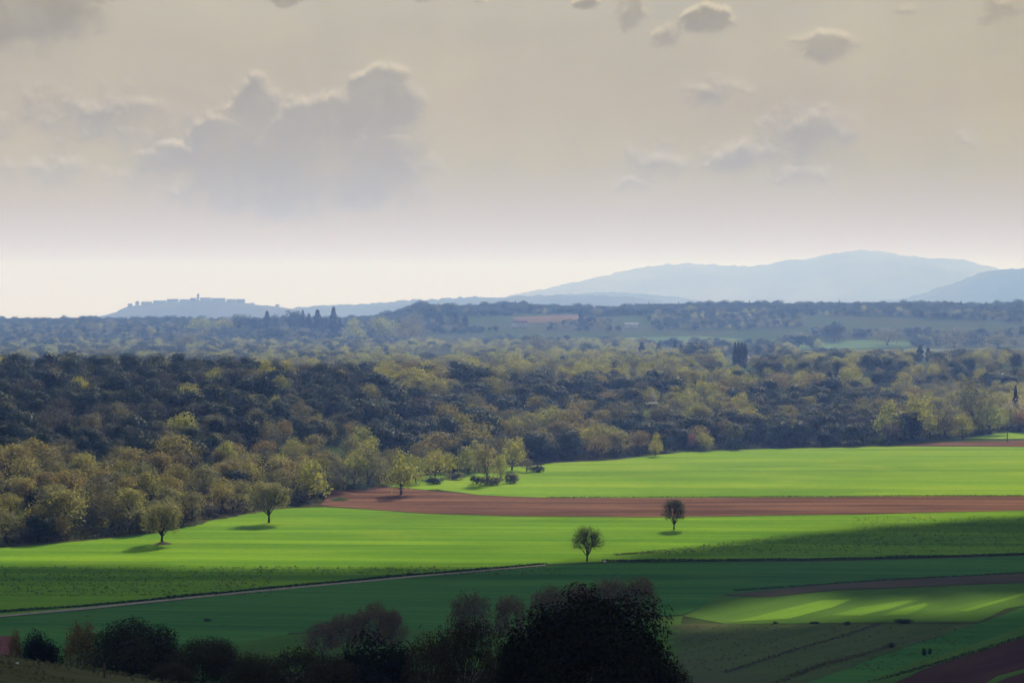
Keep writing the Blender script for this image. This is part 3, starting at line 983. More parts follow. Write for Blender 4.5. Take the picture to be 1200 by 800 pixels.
def undergrowth():
    rs = np.random.RandomState(77)
    n = 16000
    x = rs.uniform(-230, 420, n)
    d = rs.uniform(0, 1, n) ** 1.5 * 26
    y = edge_y(x) + d - 1.5 + 3 * fbm2(x / 6, x * 0, 5)
    hgt = (1.2 + 2.6 * np.clip(fbm2(x / 5, y / 9, 2) + 0.4, 0, 1.2)) * sstep(-2, 7, d)
    z = ground(x, y) + hgt * rs.uniform(0, 1, n)
    N = unit(rs.normal(size=(n, 3)) + np.array([0, -0.4, 0.6]))
    v, f = cards(np.stack([x, y, z], 1), N, rs.uniform(0.6, 1.3, n), rs)
    o = link('undergrowth', mesh('undergrowth', v, f, M['olive_dark']))
    tag(o, 'low dark undergrowth along the foot of the wood', kind='stuff')


undergrowth()

# ------------------------------------------------------------------ trees of the plain beyond the wood and of the far ridge
def tree_px(name, kind, var, u, vb, vt, wpx, label, group=None, cat='tree', sink=0.15):
    """a tree that stands where the photograph shows its foot, as tall and wide as it looks there"""
    p = hit(u, vb)
    k = p[1] / FPX
    return tree(name, kind, var, (p[0], p[1], p[2] - sink), wpx * k, (vb - vt) * k, (u * 0.37 + vb) % 6.28, label, group, cat)


CLEAR = [((870, 425), 26), ((790, 412), 20), ((740, 382), 26), ((612, 382), 30), ((1010, 402), 60), ((1100, 414), 140), ((970, 415), 40), ((505, 423), 28), ((640, 374), 40), ((790, 398), 60)]


def plain_trees():
    named = [  # kind, var, u, foot, top, width, label
        ('evergreen', 0, 345, 391, 364, 24, 'broad dark pine between the cypresses on the far skyline'),
        ('cypress', 0, 313, 391, 364.5, 9, 'dark pointed cypress at the outer end of the skyline row'),
        ('evergreen', 1, 322, 391, 368, 13, 'dark round tree beside the outer skyline cypress'),
        ('cypress', 1, 355, 391, 363, 5, 'thin cypress touching the broad skyline pine'),
        ('cypress', 2, 362, 391, 367.5, 8, 'short dark cypress beside the gap in the skyline row'),
        ('cypress', 0, 372, 392, 363, 11, 'stout dark cypress in the middle of the skyline row'),
        ('evergreen', 2, 382, 393, 370, 14, 'dark round tree behind the tallest skyline cypress'),
        ('cypress', 1, 391, 393, 359.5, 9, 'tallest and thinnest dark cypress of the skyline row'),
        ('cypress', 2, 398, 393, 373, 7, 'small cypress beside the tallest skyline cypress'),
        ('evergreen', 3, 300, 391, 372, 22, 'dark spreading tree before the walled town hill'),
        ('evergreen', 4, 283, 390, 368.5, 34, 'large dark rounded tree under the walled town hill'),
        ('leafing', 0, 233, 391, 372, 34, 'pale green broad tree under the far town tower'),
        ('leafing', 1, 262, 391, 373, 30, 'green tree joined to the large dark tree under the town'),
        ('grey', 0, 220, 412, 390.5, 31, 'olive round tree standing alone above the wood crest'),
        ('leafing', 2, 413, 402, 373, 25, 'tall oval green tree beside the skyline cypresses'),
        ('leafing', 3, 452, 402, 371, 34, 'broad green tree behind the oval green tree'),
        ('grey', 1, 478, 404, 376, 36, 'rounded pale green tree on the mid slope'),
        ('grey', 2, 486, 398, 366, 28, 'tall green tree rising to the far ridge line'),
        ('evergreen', 5, 320, 405, 383, 34, 'hazy rounded tree below the skyline cypresses'),
        ('leafing', 4, 388, 413, 401, 26, 'yellow budding tree just above the wood crest'),
        ('cypress', 0, 861.5, 431, 401, 6, 'first tall cypress of the tight dark group of four'),
        ('cypress', 1, 865.5, 431, 400.5, 5.5, 'second tall cypress of the tight dark group of four'),
        ('cypress', 2, 869.5, 431, 401.5, 5.5, 'third tall cypress of the tight dark group of four'),
        ('cypress', 0, 873, 431, 402, 5.5, 'last tall cypress of the tight dark group of four'),
        ('leafing', 1, 886, 431, 416, 17, 'bright round tree next to the four cypresses'),
        ('leafing', 2, 838, 431, 415, 36, 'wide pale yellow tree before the farm roof'),
        ('evergreen', 0, 814, 424, 402, 36, 'big dark blue rounded tree behind the farm roof'),
        ('cypress', 1, 791, 421, 398, 5, 'single slim cypress beside the big dark rounded tree'),
        ('cypress', 2, 772, 419, 402, 7, 'small dark fir beside the small pale roof'),
        ('cypress', 0, 752, 421, 401, 8, 'small dark fir left of the pale roof'),
        ('cypress', 1, 1078, 424, 404, 8, 'taller cypress of the pair before the far pale field'),
        ('cypress', 2, 1087.5, 424, 407, 6.5, 'shorter cypress of the pair before the far pale field'),
        ('cypress', 0, 1133, 426, 417, 6, 'lone small cypress past the pair'),
        ('cypress', 1, 1101, 427, 420, 5, 'tiny cypress between the pair and the lone one'),
        ('evergreen', 6, 924, 428, 408, 13, 'dark squarish tree at the near side of the pale field'),
        ('cypress', 2, 905, 429, 420, 4, 'thin dark cypress beside the squarish tree'),
        ('grey', 3, 632, 415, 392, 30, 'rounded green tree with bright rim on the middle plain'),
        ('grey', 4, 652, 415, 396, 26, 'second rounded green tree on the middle plain'),
        ('leafing', 0, 690, 412, 396, 26, 'pale round tree on the middle plain'),
        ('cypress', 0, 681, 383, 362, 6, 'slim cypress standing below the far ridge'),
        ('cypress', 1, 515, 384, 366, 9, 'hazy cypress below the ridge step'),
        ('cypress', 2, 535, 384, 367, 8, 'hazy cypress in the middle below the ridge step'),
        ('cypress', 0, 545, 384, 369, 8, 'hazy short cypress below the ridge step'),
        ('evergreen', 2, 502, 379, 356.5, 22, 'dark tree at the step of the ridge line'),
        ('evergreen', 3, 528, 376, 355, 22, 'dark round tree on the ridge top after the step'),
        ('evergreen', 1, 978, 399, 376, 24, 'dark blue round tree in the hazy plain'),
        ('evergreen', 4, 935, 408, 390, 36, 'dark blue spreading tree beside the far green field'),
        ('grey', 0, 1040, 405, 384, 34, 'hazy oak beside the far pale field'),
        ('grey', 1, 1118, 408, 384, 34, 'large hazy oak behind the far pale field'),
        ('grey', 2, 1170, 408, 391, 40, 'wide hazy oak behind the far pale field'),
        ('evergreen', 5, 1122, 447, 427, 16, 'dark pointed tree above the pale bud trees'),
        ('evergreen', 6, 1170, 452, 436, 40, 'broad dark tree behind the pale house trees'),
        ('leafing', 3, 795, 436, 430, 30, 'flat yellow green tree on the wood crest'),
        ('leafing', 4, 798, 450, 430, 28, 'bright yellow crowned tree near the hut clearing'),
    ]
    for kind, var, u, vb, vt, w, lab in named:
        nm = {'cypress': 'cypress', 'evergreen': 'evergreen_tree', 'leafing': 'leafing_tree', 'grey': 'budding_tree'}[kind]
        tree_px(nm, kind, var, u, vb, vt, w * 1.2, lab, group='trees of the hazy plain' if kind != 'cypress' else 'cypresses of the hazy plain')
    rest, ridge, indiv = [], [], []
    for yy in np.arange(1950, 3680, 23):
        for xx in np.arange(-yy * 0.21 - 60, yy * 0.21 + 60, 23):
            x, y = xx + rng.uniform(-10, 10), yy + rng.uniform(-10, 10)
            z = float(ground(x, y))
            u, v, f = to_px(x, y, z)
            left = 1 - sstep(330, 700, u)
            c = fbm2(x / 70, y / 45, 61)
            if (y - float(edge_y(x))) / float(interp(x, DEPTH)) < 1.12 or abs(u - 867) < 15 and 422 < v < 448 or abs(u - 1082) < 11 and 420 < v < 440:
                continue
            if c < -0.45 - 0.7 * left or (c < -0.05 and y > 3000 and u > 560):
                continue
            if any(abs(u - q[0]) < r and abs(v - q[1]) < 6 for q, r in CLEAR):
                continue
            zz = rng.rand()
            pale = 0.25 * sstep(380, 480, u) * (1 - sstep(760, 900, u))
            kind = 'evergreen' if zz < 0.40 - pale else 'grey' if zz < 0.68 - pale else 'leafing' if zz < 0.95 else 'bare'
            h = rng.uniform(8, 16)
            indiv.append(dict(kind=kind, var=int(rng.randint(4)), pos=(x, y, z - 0.2), w=h * rng.uniform(1.0, 1.5), h=h, rot=rng.uniform(0, 6.28), u=u, s=h / y))
    indiv.sort(key=lambda a: -a['s'])
    for i, t in enumerate(indiv):
        if i < 240 and -5 < t['u'] < 1205:
            u = t['u']
            Z = [(-99, 'before the town hill'), (150, 'below the town tower'), (290, 'below the skyline cypresses'), (400, 'below the oval green tree'), (500, 'below the ridge step'), (600, 'beyond the grove wood'),
                 (720, 'beyond the hut'), (820, 'about the four cypresses'), (900, 'before the far fields'), (1030, 'about the cypress pair'), (1120, 'beyond the small lawn')]
            where = Z[int(np.searchsorted([z[0] for z in Z], u, 'right')) - 1][1]
            look = {'evergreen': 'dark hazy tree ', 'grey': 'grey green hazy tree ', 'leafing': 'pale green tree ', 'bare': 'bare hazy tree '}[t['kind']]
            o = tree('plain_tree', t['kind'], t['var'], t['pos'], t['w'], t['h'], t['rot'], None, group=look.strip() + 's of the plain')
            LABELS.setdefault((('tall ' if t['h'] > 11 else '') + look.strip(), where), []).append((u, o))
        else:
            rest.append(t)
    stuff_trees('far_woods', 'hazy trees and hedgerows of the far plain', rest)
    for yy in np.arange(3640, 4800, 15):
        for xx in np.arange(-yy * 0.21 - 40, yy * 0.21 + 40, 15):
            x, y = xx + rng.uniform(-7, 7), yy + rng.uniform(-7, 7)
            z = float(ground(x, y))
            u, v, f = to_px(x, y, z)
            c = fbm2(x / 90, y / 60, 71)
            top = sstep(4150, 4420, y)
            if c < 0.10 - 1.2 * top - 0.6 * (u < 480):
                continue
            if any(abs(u - q[0]) < r and abs(v - q[1]) < 6 for q, r in CLEAR):
                continue
            zz = rng.rand()
            kind = 'evergreen' if zz < 0.6 + 0.4 * top else 'grey' if zz < 0.97 else 'leafing'
            if y > 4380 and rng.rand() < 0.03:
                kind = 'cypress'
            h = rng.uniform(6.5, 12) * (1 + 0.35 * np.clip(fbm2(x / 30, y / 200, 90), -.5, 1)) * (1.35 if rng.rand() < 0.08 else 1)
            ridge.append(dict(kind=kind, var=int(rng.randint(3)), pos=(x, y, z - 0.2), w=h * (rng.uniform(1.0, 1.5) if kind != 'cypress' else 0.3), h=h * (1 if kind != 'cypress' else 1.3), rot=rng.uniform(0, 6.28)))
    print('plain', len(indiv), 'ridge', len(ridge))
    stuff_trees('ridge_forest', 'dark blue forest covering the far ridge', ridge)


plain_trees()

# ------------------------------------------------------------------ lone trees in the wheat, the grove and the bushes at the edge of the wood
tree_px('field_oak', 'twiggy', 0, 190, 637, 591, 52, 'wide flat crowned oak on a small earth mound in the wheat', cat='tree', group='lone oaks in the wheat')
tree_px('field_oak', 'twiggy', 1, 315, 612.5, 567, 48, 'round oak casting a dark oval shadow on the wheat', cat='tree', group='lone oaks in the wheat')
tree_px('field_oak', 'sparse', 2, 688, 657.5, 618, 39, 'sparse oak with visible branches by the end of the hedge', cat='tree', group='lone oaks in the wheat')
tree_px('field_oak', 'reddish', 3, 790, 620.5, 585.5, 27, 'small dense dark oak against the ploughed strip', cat='tree', group='lone oaks in the wheat')
tree_px('thorn_bush', 'shrub', 0, 161, 625, 594, 34, 'dark rounded bush behind the mound oak', cat='bush')
for i, (kind, var, u, vb, vt, w, lab) in enumerate([
        ('leafing', 0, 367, 584, 537, 42, 'fresh green tree at the pointed end of the ploughed strip'),
        ('grey', 0, 432, 570, 522, 46, 'tall grey green oak at the head of the ploughed field'),
        ('leafing', 2, 470, 579.5, 528, 44, 'broad yellow green oak growing in the ploughed field'),
        ('grey', 1, 452, 567, 530, 30, 'grey green tree between the two large grove oaks'),
        ('leafing', 3, 510, 561, 525, 27, 'slender yellow tree above the dark grove bush'),
        ('grey', 2, 493, 556, 517, 36, 'tall budding tree at the back of the grove'),
        ('leafing', 1, 549, 556, 523, 32, 'forked yellow green tree in the middle of the grove'),
        ('grey', 3, 532, 552, 511, 30, 'tall grey tree behind the forked grove tree'),
        ('budding', 0, 571, 567, 520, 32, 'brownish budding tree among the grove bushes'),
        ('leafing', 4, 587, 561, 532, 23, 'small pale yellow tree beside the brownish grove tree'),
        ('leafing', 0, 600, 551, 511, 33, 'round bright rimmed tree at the back corner of the grove'),
        ('leafing', 3, 415, 569, 531, 34, 'green tree between the fresh green tree and the tall grove oak'),
        ('leafing', 4, 527, 559, 530, 24, 'small yellow green tree right of the slender yellow tree'),
        ('leafing', 1, 561, 552, 516, 30, 'yellow green tree at the back behind the brownish grove tree'),
        ('grey', 0, 583, 549, 508, 32, 'tall pale grey tree beside the round bright rimmed tree'),
        ('leafing', 0, 487, 566, 533, 28, 'yellow green tree right of the ploughed field oak'),
        ('grey', 4, 617, 553, 536, 18, 'small grey tree at the tip of the grove'),
        ('budding', 2, 512, 545, 505, 44, 'large golden budding oak behind the grove'),
        ('budding', 3, 556, 538, 492, 44, 'tall golden brown oak in the wood behind the grove'),
        ('leafing', 2, 768, 534, 507, 16, 'small pale green tree standing before the shaded wood'),
        ('leafing', 3, 862, 520, 497, 20, 'pale tree in the shaded wood foot'),
        ('leafing', 1, 1128, 513, 485, 31, 'round yellow green tree by the brown far strip'),
        ('leafing', 4, 1160, 508, 472, 38, 'tall yellow green tree beside the small lawn'),
        ('grey', 2, 1143, 505, 440, 42, 'tall grey budding tree behind the lawn trees'),
        ('grey', 1, 1100, 512, 470, 40, 'grey yellow oak behind the brown far strip'),
        ('leafing', 0, 1080, 514, 462, 46, 'wide pale budding oak at the lower end of the wood'),
        ('leafing', 2, 1040, 515, 470, 36, 'yellow green oak by the start of the brown far strip')]):
    tree_px('grove_tree' if u < 660 else 'edge_tree', kind, var, u, vb, vt, w * 1.12, lab, group='trees of the grove' if u < 660 else 'trees at the foot of the wood')
tree_px('edge_tree', 'pale', 0, 1200, 500, 448, 34, 'very pale budding tree at the right end of the wood')
tree_px('edge_tree', 'pale', 1, 1181, 500, 463, 17, 'pale whitish budding tree left of the dark narrow cypress')
tree_px('edge_tree', 'pink', 0, 1198, 506, 478, 26, 'pinkish leafing bush tree beside the dark cypress')
tree_px('cypress', 'cypress', 1, 1190, 497, 452, 8, 'dark narrow cypress in front of the very pale tree')
tree_px('blossom_bush', 'blossom', 0, 1046, 517, 493, 26, 'whitish grey bush at the start of the brown strip', cat='bush')
tree_px('blossom_bush', 'pink', 1, 811, 526, 505, 13, 'pinkish bush beside the bright rounded bush', cat='bush')
for kind, var, u, vb, vt, w, lab in [
        ('leafing', 3, 826, 528, 506, 26, 'bright rounded bush before the shaded wood'),
        ('dark_shrub', 0, 508, 567, 558, 24, 'dark low bush under the slender yellow tree'),
        ('shrub', 1, 535, 562, 553, 26, 'grey low bush in the grove middle'),
        ('dark_shrub', 1, 558, 567, 557, 16, 'small dark bush under the forked tree'),
        ('shrub', 2, 575, 568, 557, 30, 'grey spreading bush by the brownish grove tree'),
        ('shrub', 3, 598, 566, 554, 24, 'grey bush at the front corner of the grove'),
        ('dark_shrub', 2, 628, 553, 545, 24, 'dark bush at the tip of the grove'),
        ('shrub', 0, 350, 587, 572, 34, 'grey thorny bush under the fresh green tree'),
        ('dark_shrub', 3, 378, 584, 575, 16, 'dark bush beside the fresh green tree trunk'),
        ('dark_shrub', 1, 860, 527, 512, 26, 'dark bush against the shaded wood'),
        ('shrub', 2, 1075, 515, 505, 20, 'brown grey bush along the brown far strip')]:
    tree_px('bush', kind, var, u, vb, vt, w, lab, group='bushes along the wood and the grove', cat='bush')


def mound(name, u, v, wpx, hm, mat, label):
    p = hit(u, v)
    w = wpx * p[1] / FPX / 2
    rs = np.random.RandomState(int(u))
    a, r = np.meshgrid(np.linspace(0, 2 * math.pi, 25)[:-1], np.linspace(0, 1, 8))
    x, y = p[0] + np.cos(a) * r * w, p[1] + np.sin(a) * r * w * 1.1
    z = ground(x, y) + hm * (1 - r ** 2) * (1 + 0.25 * rs.normal(size=r.shape)) - 0.05
    n = 24
    F = [(i * n + j, i * n + (j + 1) % n, (i + 1) * n + (j + 1) % n, (i + 1) * n + j) for i in range(7) for j in range(n)]
    tag(link(name, mesh(name, np.stack([x, y, z], -1).reshape(-1, 3), F, mat, smooth=True)), label, 'mound')


mound('earth_mound', 191, 637.5, 24, 0.9, M['soil_grey'], 'small bare earth mound under the wide flat crowned oak')
mound('grass_mound', 398, 586, 26, 1.2, M['rough'], 'pale grassy bank at the pointed end of the ploughed strip')


def hedge(name, px, hgt, n, mat, label, size=0.6, cat='hedge', kind=None, width=1.6):
    rs = np.random.RandomState(n)
    P = np.array([hit(u, v)[:2] for u, v in runout(px, False)])
    L = np.r_[0, np.cumsum(np.linalg.norm(np.diff(P, axis=0), axis=1))]
    s = rs.uniform(0, L[-1], n)
    x, y = np.interp(s, L, P[:, 0]), np.interp(s, L, P[:, 1])
    hh = hgt * np.clip(0.75 + 0.5 * fbm2(s / 6, s * 0, 3), 0.25, 1.4)
    x = x + rs.normal(size=n) * width * 0.3
    y = y + rs.normal(size=n) * width * 0.5
    z = ground(x, y) + 0.1 + hh * rs.uniform(0, 1, n)
    v, f = cards(np.stack([x, y, z], 1), unit(rs.normal(size=(n, 3)) + np.array([0, 0, .5])), size * rs.uniform(.6, 1.3, n), rs)
    tag(link(name, mesh(name, v, f, mat)), label, cat if kind is None else None, kind=kind)


hedge('hedge', [(706, 657.8), (830, 657.2), (950, 656), (1080, 653), (1240, 648)], 0.9, 6000, M['evergreen'], 'low dark hedge along the far side of the lower wheat field')
hedge('ditch_growth', [(-20, 719), (100, 710.5), (180, 703), (300, 691), (480, 674.5), (640, 661)], 0.8, 6500, M['evergreen'], 'dark weedy bank along the pale dirt track', cat='weedy bank')
hedge('field_margin', [(860, 692), (935, 687), (1040, 679.5), (1240, 668.5)], 0.35, 2600, M['evergreen'], 'thin dark margin above the stubble strip', cat='grass margin')
hedge('meadow_ridge', [(905, 803), (960, 780), (1010, 768), (1050, 755)], 0.6, 1800, M['weed'], 'brown weedy ridge across the rough meadow', cat='grass margin')
hedge('meadow_margin', [(850, 788), (930, 762), (985, 746), (1032, 731)], 0.3, 1000, M['bare'], 'brown worn line across the rough meadow', cat='grass margin')
hedge('corner_margin', [(1020, 800), (1100, 777), (1200, 746), (1240, 735)], 0.35, 2200, M['olive_dark'], 'uneven grassy edge of the dark ploughed corner', cat='grass margin')
hedge('strip_margin', [(640, 582.7), (800, 582.6), (1000, 581.6), (1240, 579.8)], 0.5, 2500, M['olive_dark'], 'dark grassy margin between the far wheat and the ploughed strip', cat='grass margin')
for u, v, w, h, lab in [(909, 730.5, 7, 3.5, 'tiny dark bush at the corner of the bright strip'), (954, 730.5, 12, 3.5, 'low dark bush on the meadow boundary'),
                        (992, 732, 11, 5, 'dark bush on the meadow boundary by a bare patch'), (1060, 729, 24, 5, 'wide dark bush below the striped grass'),
                        (1044, 759, 7, 8, 'small sapling on the edge of the green bank'), (1083, 768, 6, 10, 'thin twiggy sapling by the ploughed corner'), (1090, 767, 5, 9, 'second twiggy sapling by the ploughed corner'),
                        (243, 727.5, 10, 4, 'small dark bush on the thin line in the lower field')]:
    tree_px('field_bush' if w > h else 'sapling', 'dark_shrub', int(u) % 3, u, v, v - h, w, lab, group='small bushes in the shaded fields', cat='bush')


def weeds():
    rs = np.random.RandomState(8)
    P = []
    for (u0, u1, va, vb, n) in [(720, 1200, 612, 650, 1300), (1000, 1200, 606, 640, 600), (0, 320, 664, 700, 1000), (300, 660, 664, 674, 400), (800, 1140, 733, 790, 500)]:
        for _ in range(n):
            u = rs.uniform(u0, u1)
            lo = va if u0 != 720 else np.interp(u, [720, 900, 1200], [652, 630, 606])
            v = rs.uniform(lo, vb)
            Y = 270000 / (v - HOR)
            x = (u - 600) / FPX * Y
            P.append((x, Y))
    P = np.array(P)
    k = len(P)
    x = np.repeat(P[:, 0], 4) + rs.normal(size=4 * k) * 0.25
    y = np.repeat(P[:, 1], 4) + rs.normal(size=4 * k) * 0.25
    z = ground(x, y) + 0.12 + rs.uniform(0.05, 0.45, 4 * k)
    v, f = cards(np.stack([x, y, z], 1), unit(rs.normal(size=(4 * k, 3)) + np.array([0, -.3, .2])), rs.uniform(.25, .6, 4 * k), rs)
    tag(link('weeds', mesh('weeds', v, f, M['weed'])), 'scattered weeds standing in the wheat', kind='stuff')


weeds()

# ------------------------------------------------------------------ the dark trees and bushes on the near slope
def near(name, kind, var, u, vt, wpx, Y, label, group=None, cat='tree'):
    top = at_depth(u, vt, Y)
    z = float(ground(top[0], Y))
    return tree(name, kind, var, (top[0], Y, z - 0.15), wpx * Y / FPX, top[2] - z + 0.15, u % 6.28, label, group, cat)


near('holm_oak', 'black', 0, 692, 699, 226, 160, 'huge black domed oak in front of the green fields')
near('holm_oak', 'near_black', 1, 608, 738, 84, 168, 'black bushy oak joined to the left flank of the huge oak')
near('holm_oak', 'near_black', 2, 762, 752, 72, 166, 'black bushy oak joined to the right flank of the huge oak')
near('holm_oak', 'near_black', 0, 48, 741, 58, 300, 'black rounded oak beside the red roofed house')
near('slope_oak', 'near_dark', 0, 160, 727, 134, 290, 'broad olive oak with brownish crown behind the post')
near('slope_oak', 'near_dark', 1, 238, 748, 112, 264, 'dark spreading oak with brownish top on the near slope')
near('slope_oak', 'near_black', 2, 440, 745, 116, 226, 'dark green bushy oak under the brown hedge trees')
near('slope_bush', 'bush_twig', 0, 95, 735, 46, 310, 'brownish bare bush between the black oak and olive oak', cat='bush')
near('slope_bush', 'bush_twig', 1, 18, 744, 18, 330, 'small brownish bush before the red roof', cat='bush')
near('slope_bush', 'near_dark', 2, 300, 766, 76, 245, 'olive bush between the spreading oak and the scrub', cat='bush')
near('slope_bush', 'scrub', 0, 350, 764, 90, 236, 'twiggy olive scrub below the brown hedge trees', cat='bush')
near('slope_bush', 'scrub', 1, 506, 752, 70, 208, 'twiggy brown scrub beside the dark bushy oak', cat='bush')
near('slope_bush', 'scrub', 2, 548, 733, 92, 196, 'tall twiggy bush with dark stems left of the huge oak', cat='bush')
near('slope_bush', 'scrub', 3, 390, 772, 70, 222, 'low olive scrub at the bottom under the dark oak', cat='bush')
near('slope_bush', 'scrub', 4, 590, 764, 60, 186, 'low scrub at the left foot of the huge oak', cat='bush')
near('slope_bush', 'scrub', 5, 790, 784, 50, 172, 'low brown scrub at the right foot of the huge oak', cat='bush')
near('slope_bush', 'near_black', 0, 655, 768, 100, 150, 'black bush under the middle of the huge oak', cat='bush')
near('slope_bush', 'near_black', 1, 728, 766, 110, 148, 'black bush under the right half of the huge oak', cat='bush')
near('slope_bush', 'near_dark', 0, 205, 776, 60, 250, 'small olive bush below the broad olive oak', cat='bush')
for i, (u, vt, w, Y, lab) in enumerate([
        (378, 731, 46, 655, 'low end tree of the brown leafless hedge'), (404, 722, 46, 660, 'second tree of the brown leafless hedge'), (436, 711, 58, 662, 'tallest rounded tree of the brown leafless hedge'),
        (460, 717, 34, 664, 'end tree of the brown leafless hedge beside the gap'), (552, 699, 52, 668, 'twin crowned leafless tree right of the gap'), (598, 701, 42, 674, 'pale leafless tree between the gap and huge oak'),
        (642, 691, 46, 690, 'leafless tree behind the left shoulder of the huge oak'), (678, 687, 50, 696, 'leafless tree behind the left top of the huge oak'),
        (716, 681, 52, 700, 'tall leafless tree behind the top of the huge oak'), (750, 679, 40, 704, 'last grey leafless tree behind the right of the huge oak')]):
    near('hedge_tree', 'bush_twig', i % 4, u, vt, w, Y, lab, group='leafless hedge trees behind the near slope')


def turf_tufts():
    rs = np.random.RandomState(3)
    n = 9000
    x, y = rs.uniform(-80, 0, n), rs.uniform(150, 300, n)
    z = ground(x, y) + 0.06
    g = fbm2(x / 4, y / 4, 6)
    k = g > -0.2
    x, y, z = x[k], y[k], z[k]
    n = len(x)
    v, f = cards(np.stack([x, y, z + rs.uniform(0, .3, n)], 1), unit(rs.normal(size=(n, 3)) * np.array([1, 1, .4]) + np.array([0, -.5, 0])), rs.uniform(.2, .55, n), rs)
    tag(link('grass', mesh('grass', v, f, M['weed'])), 'rough grass on the near slope', kind='stuff')


turf_tufts()
field('near_turf', None, M['turf'], 0.02, grid=6, xy=[(-110, 130), (40, 130), (40, 262), (-20, 300), (-110, 330)], label='rough turf of the near slope')

# ------------------------------------------------------------------ buildings, posts and small things
M['plaster'] = flat_mat('old_plaster', (.40, .38, .33), (.50, .47, .40), 0.8)
M['white_plaster'] = flat_mat('pale_plaster', (.55, .53, .48), (.66, .63, .57), 0.5)
M['tiles'] = flat_mat('roof_tiles', (.15, .062, .052), (.22, .095, .08), 1.2)
M['pale_tiles'] = flat_mat('pale_roof', (.62, .58, .53), (.72, .68, .62), 0.5)
M['stone'] = flat_mat('town_stone', (.30, .27, .22), (.38, .34, .28), 0.1)
M['glass'] = flat_mat('dark_window', (.02, .024, .028), (.03, .034, .04), 1.0, rough=0.15)
M['wood'] = flat_mat('weathered_wood', (.05, .04, .03), (.09, .075, .06), 6.0)


def house(name, pos, L, W, eave, ridge, rot, wall, tile, label, cat='house', group=None, windows=2, rows=0):
    r = link(name, None)
    r.location = pos
    r.rotation_euler = (0, 0, rot)
    tag(r, label, cat, group)
    x, y = L / 2, W / 2
    link('wall', mesh('wall', [(-x, -y, -2), (x, -y, -2), (x, y, -2), (-x, y, -2), (-x, -y, eave), (x, -y, eave), (x, y, eave), (-x, y, eave), (-x, 0, ridge - .15), (x, 0, ridge - .15)],
                      [(0, 1, 5, 4), (2, 3, 7, 6), (1, 2, 6, 9, 5), (3, 0, 4, 8, 7)], wall), r)
    ov, th = 0.45, 0.22
    k = (ridge - eave) / y
    V = []
    for sx in (-x - ov, x + ov):
        for (yy, zz) in [(-y - ov, eave - k * ov), (0, ridge), (y + ov, eave - k * ov)]:
            V += [(sx, yy, zz), (sx, yy, zz + th)]
    F = [(1, 3, 9, 7), (3, 5, 11, 9), (0, 6, 8, 2), (2, 8, 10, 4), (0, 1, 7, 6), (4, 10, 11, 5), (0, 2, 3, 1), (2, 4, 5, 3), (6, 7, 9, 8), (8, 9, 11, 10)]
    roof = link('roof', mesh('roof', V, F, tile), r)
    if rows:                                         # courses of tiles, one mesh shared down each slope
        me = None
        for s in (-1, 1):
            for i in range(rows):
                p = Parts()
                d = (y + ov) / rows
                y0 = (y + ov) - d * (i + 1)
                n = int(L / 0.9)
                for j in range(n):
                    xa = -x - ov + (L + 2 * ov) * j / n
                    w = (L + 2 * ov) / n
                    za, zb = ridge - k * y0 + th + .03, ridge - k * (y0 + d) + th + .10
                    p.add([(xa, s * y0, za), (xa + w * .94, s * y0, za), (xa + w * .94, s * (y0 + d), zb), (xa, s * (y0 + d), zb), (xa + w * .5, s * y0, za + .1), (xa + w * .5, s * (y0 + d), zb + .1)],
                          [(0, 4, 5, 3), (4, 1, 2, 5), (3, 5, 2)])
                tag(link('tile_course', p.mesh('tile_course', tile), roof), None)
    for i in range(windows):
        wx = -x + L * (i + 1) / (windows + 1)
        for s in (-1, 1):
            p = Parts()
            p.box(wx - .65, wx + .65, s * (y + .06) - .06, s * (y + .06) + .06, eave * 0.42, eave * 0.78)
            w = link('window', p.mesh('window', wall), r)
            p = Parts()
            p.box(wx - .5, wx + .5, s * (y + .1) - .05, s * (y + .1) + .05, eave * 0.46, eave * 0.75)
            link('pane', p.mesh('pane', M['glass']), w)
    p = Parts()
    p.box(-.55, .55, -y - .07, -y + .05, -0.5, 2.1)
    link('door', p.mesh('door', M['wood']), r)
    return r


pY = 620.0
pA = at_depth(-14, 763, pY)
gz = float(ground(pA[0], pY))
house('farmhouse', (pA[0], pY, gz), 12.0, 8.0, pA[2] - gz, at_depth(0, 746, pY)[2] - gz, 0.04, M['plaster'], M['tiles'], 'farmhouse with faded red tiled roof at the edge of the near slope', windows=3, rows=7)


def house_px(name, u, v, wpx, hpx, rot, wall, tile, label, cat='house'):
    p = hit(u, v)
    k = p[1] / FPX
    L = wpx * k
    h = hpx * k
    house(name, p, L, min(L * 0.7, 9.0), h * 0.72, h, rot, wall, tile, label, cat, windows=2)


p = hit(763, 479)
house('hut', p, 8.0, 5.5, 3.8, 4.9, 0.25, M['wood'], M['pale_tiles'], 'small hut with pale roof in the clearing of the wood', 'hut', windows=1)
tree_px('blossom_tree', 'pale', 1, 766, 474, 457, 13, 'whitish flowering tree above the hut roof')
field('clearing', [(752, 489), (776, 489), (778, 480), (754, 480)], M['wheat_far'], 0.25, label='small bright clearing below the hut')
house_px('farmhouse', 870, 424.5, 16, 7, 0.3, M['white_plaster'], M['pale_tiles'], 'pale roofed farmhouse behind the wide yellow tree')
house_px('farmhouse', 766, 415, 9, 6, -0.3, M['white_plaster'], M['pale_tiles'], 'tiny pale roofed house between the two small firs')
house_px('farmhouse', 740, 384, 16, 6, 0.1, M['white_plaster'], M['pale_tiles'], 'long pale house below the far ridge')
house_px('farmhouse', 609, 383, 18, 7, 0.2, M['white_plaster'], M['tiles'], 'pale house beside the brown fallow below the ridge')
house_px('farmhouse', 447, 414, 14, 5, -0.2, M['white_plaster'], M['pale_tiles'], 'low pale house among the trees of the middle plain')


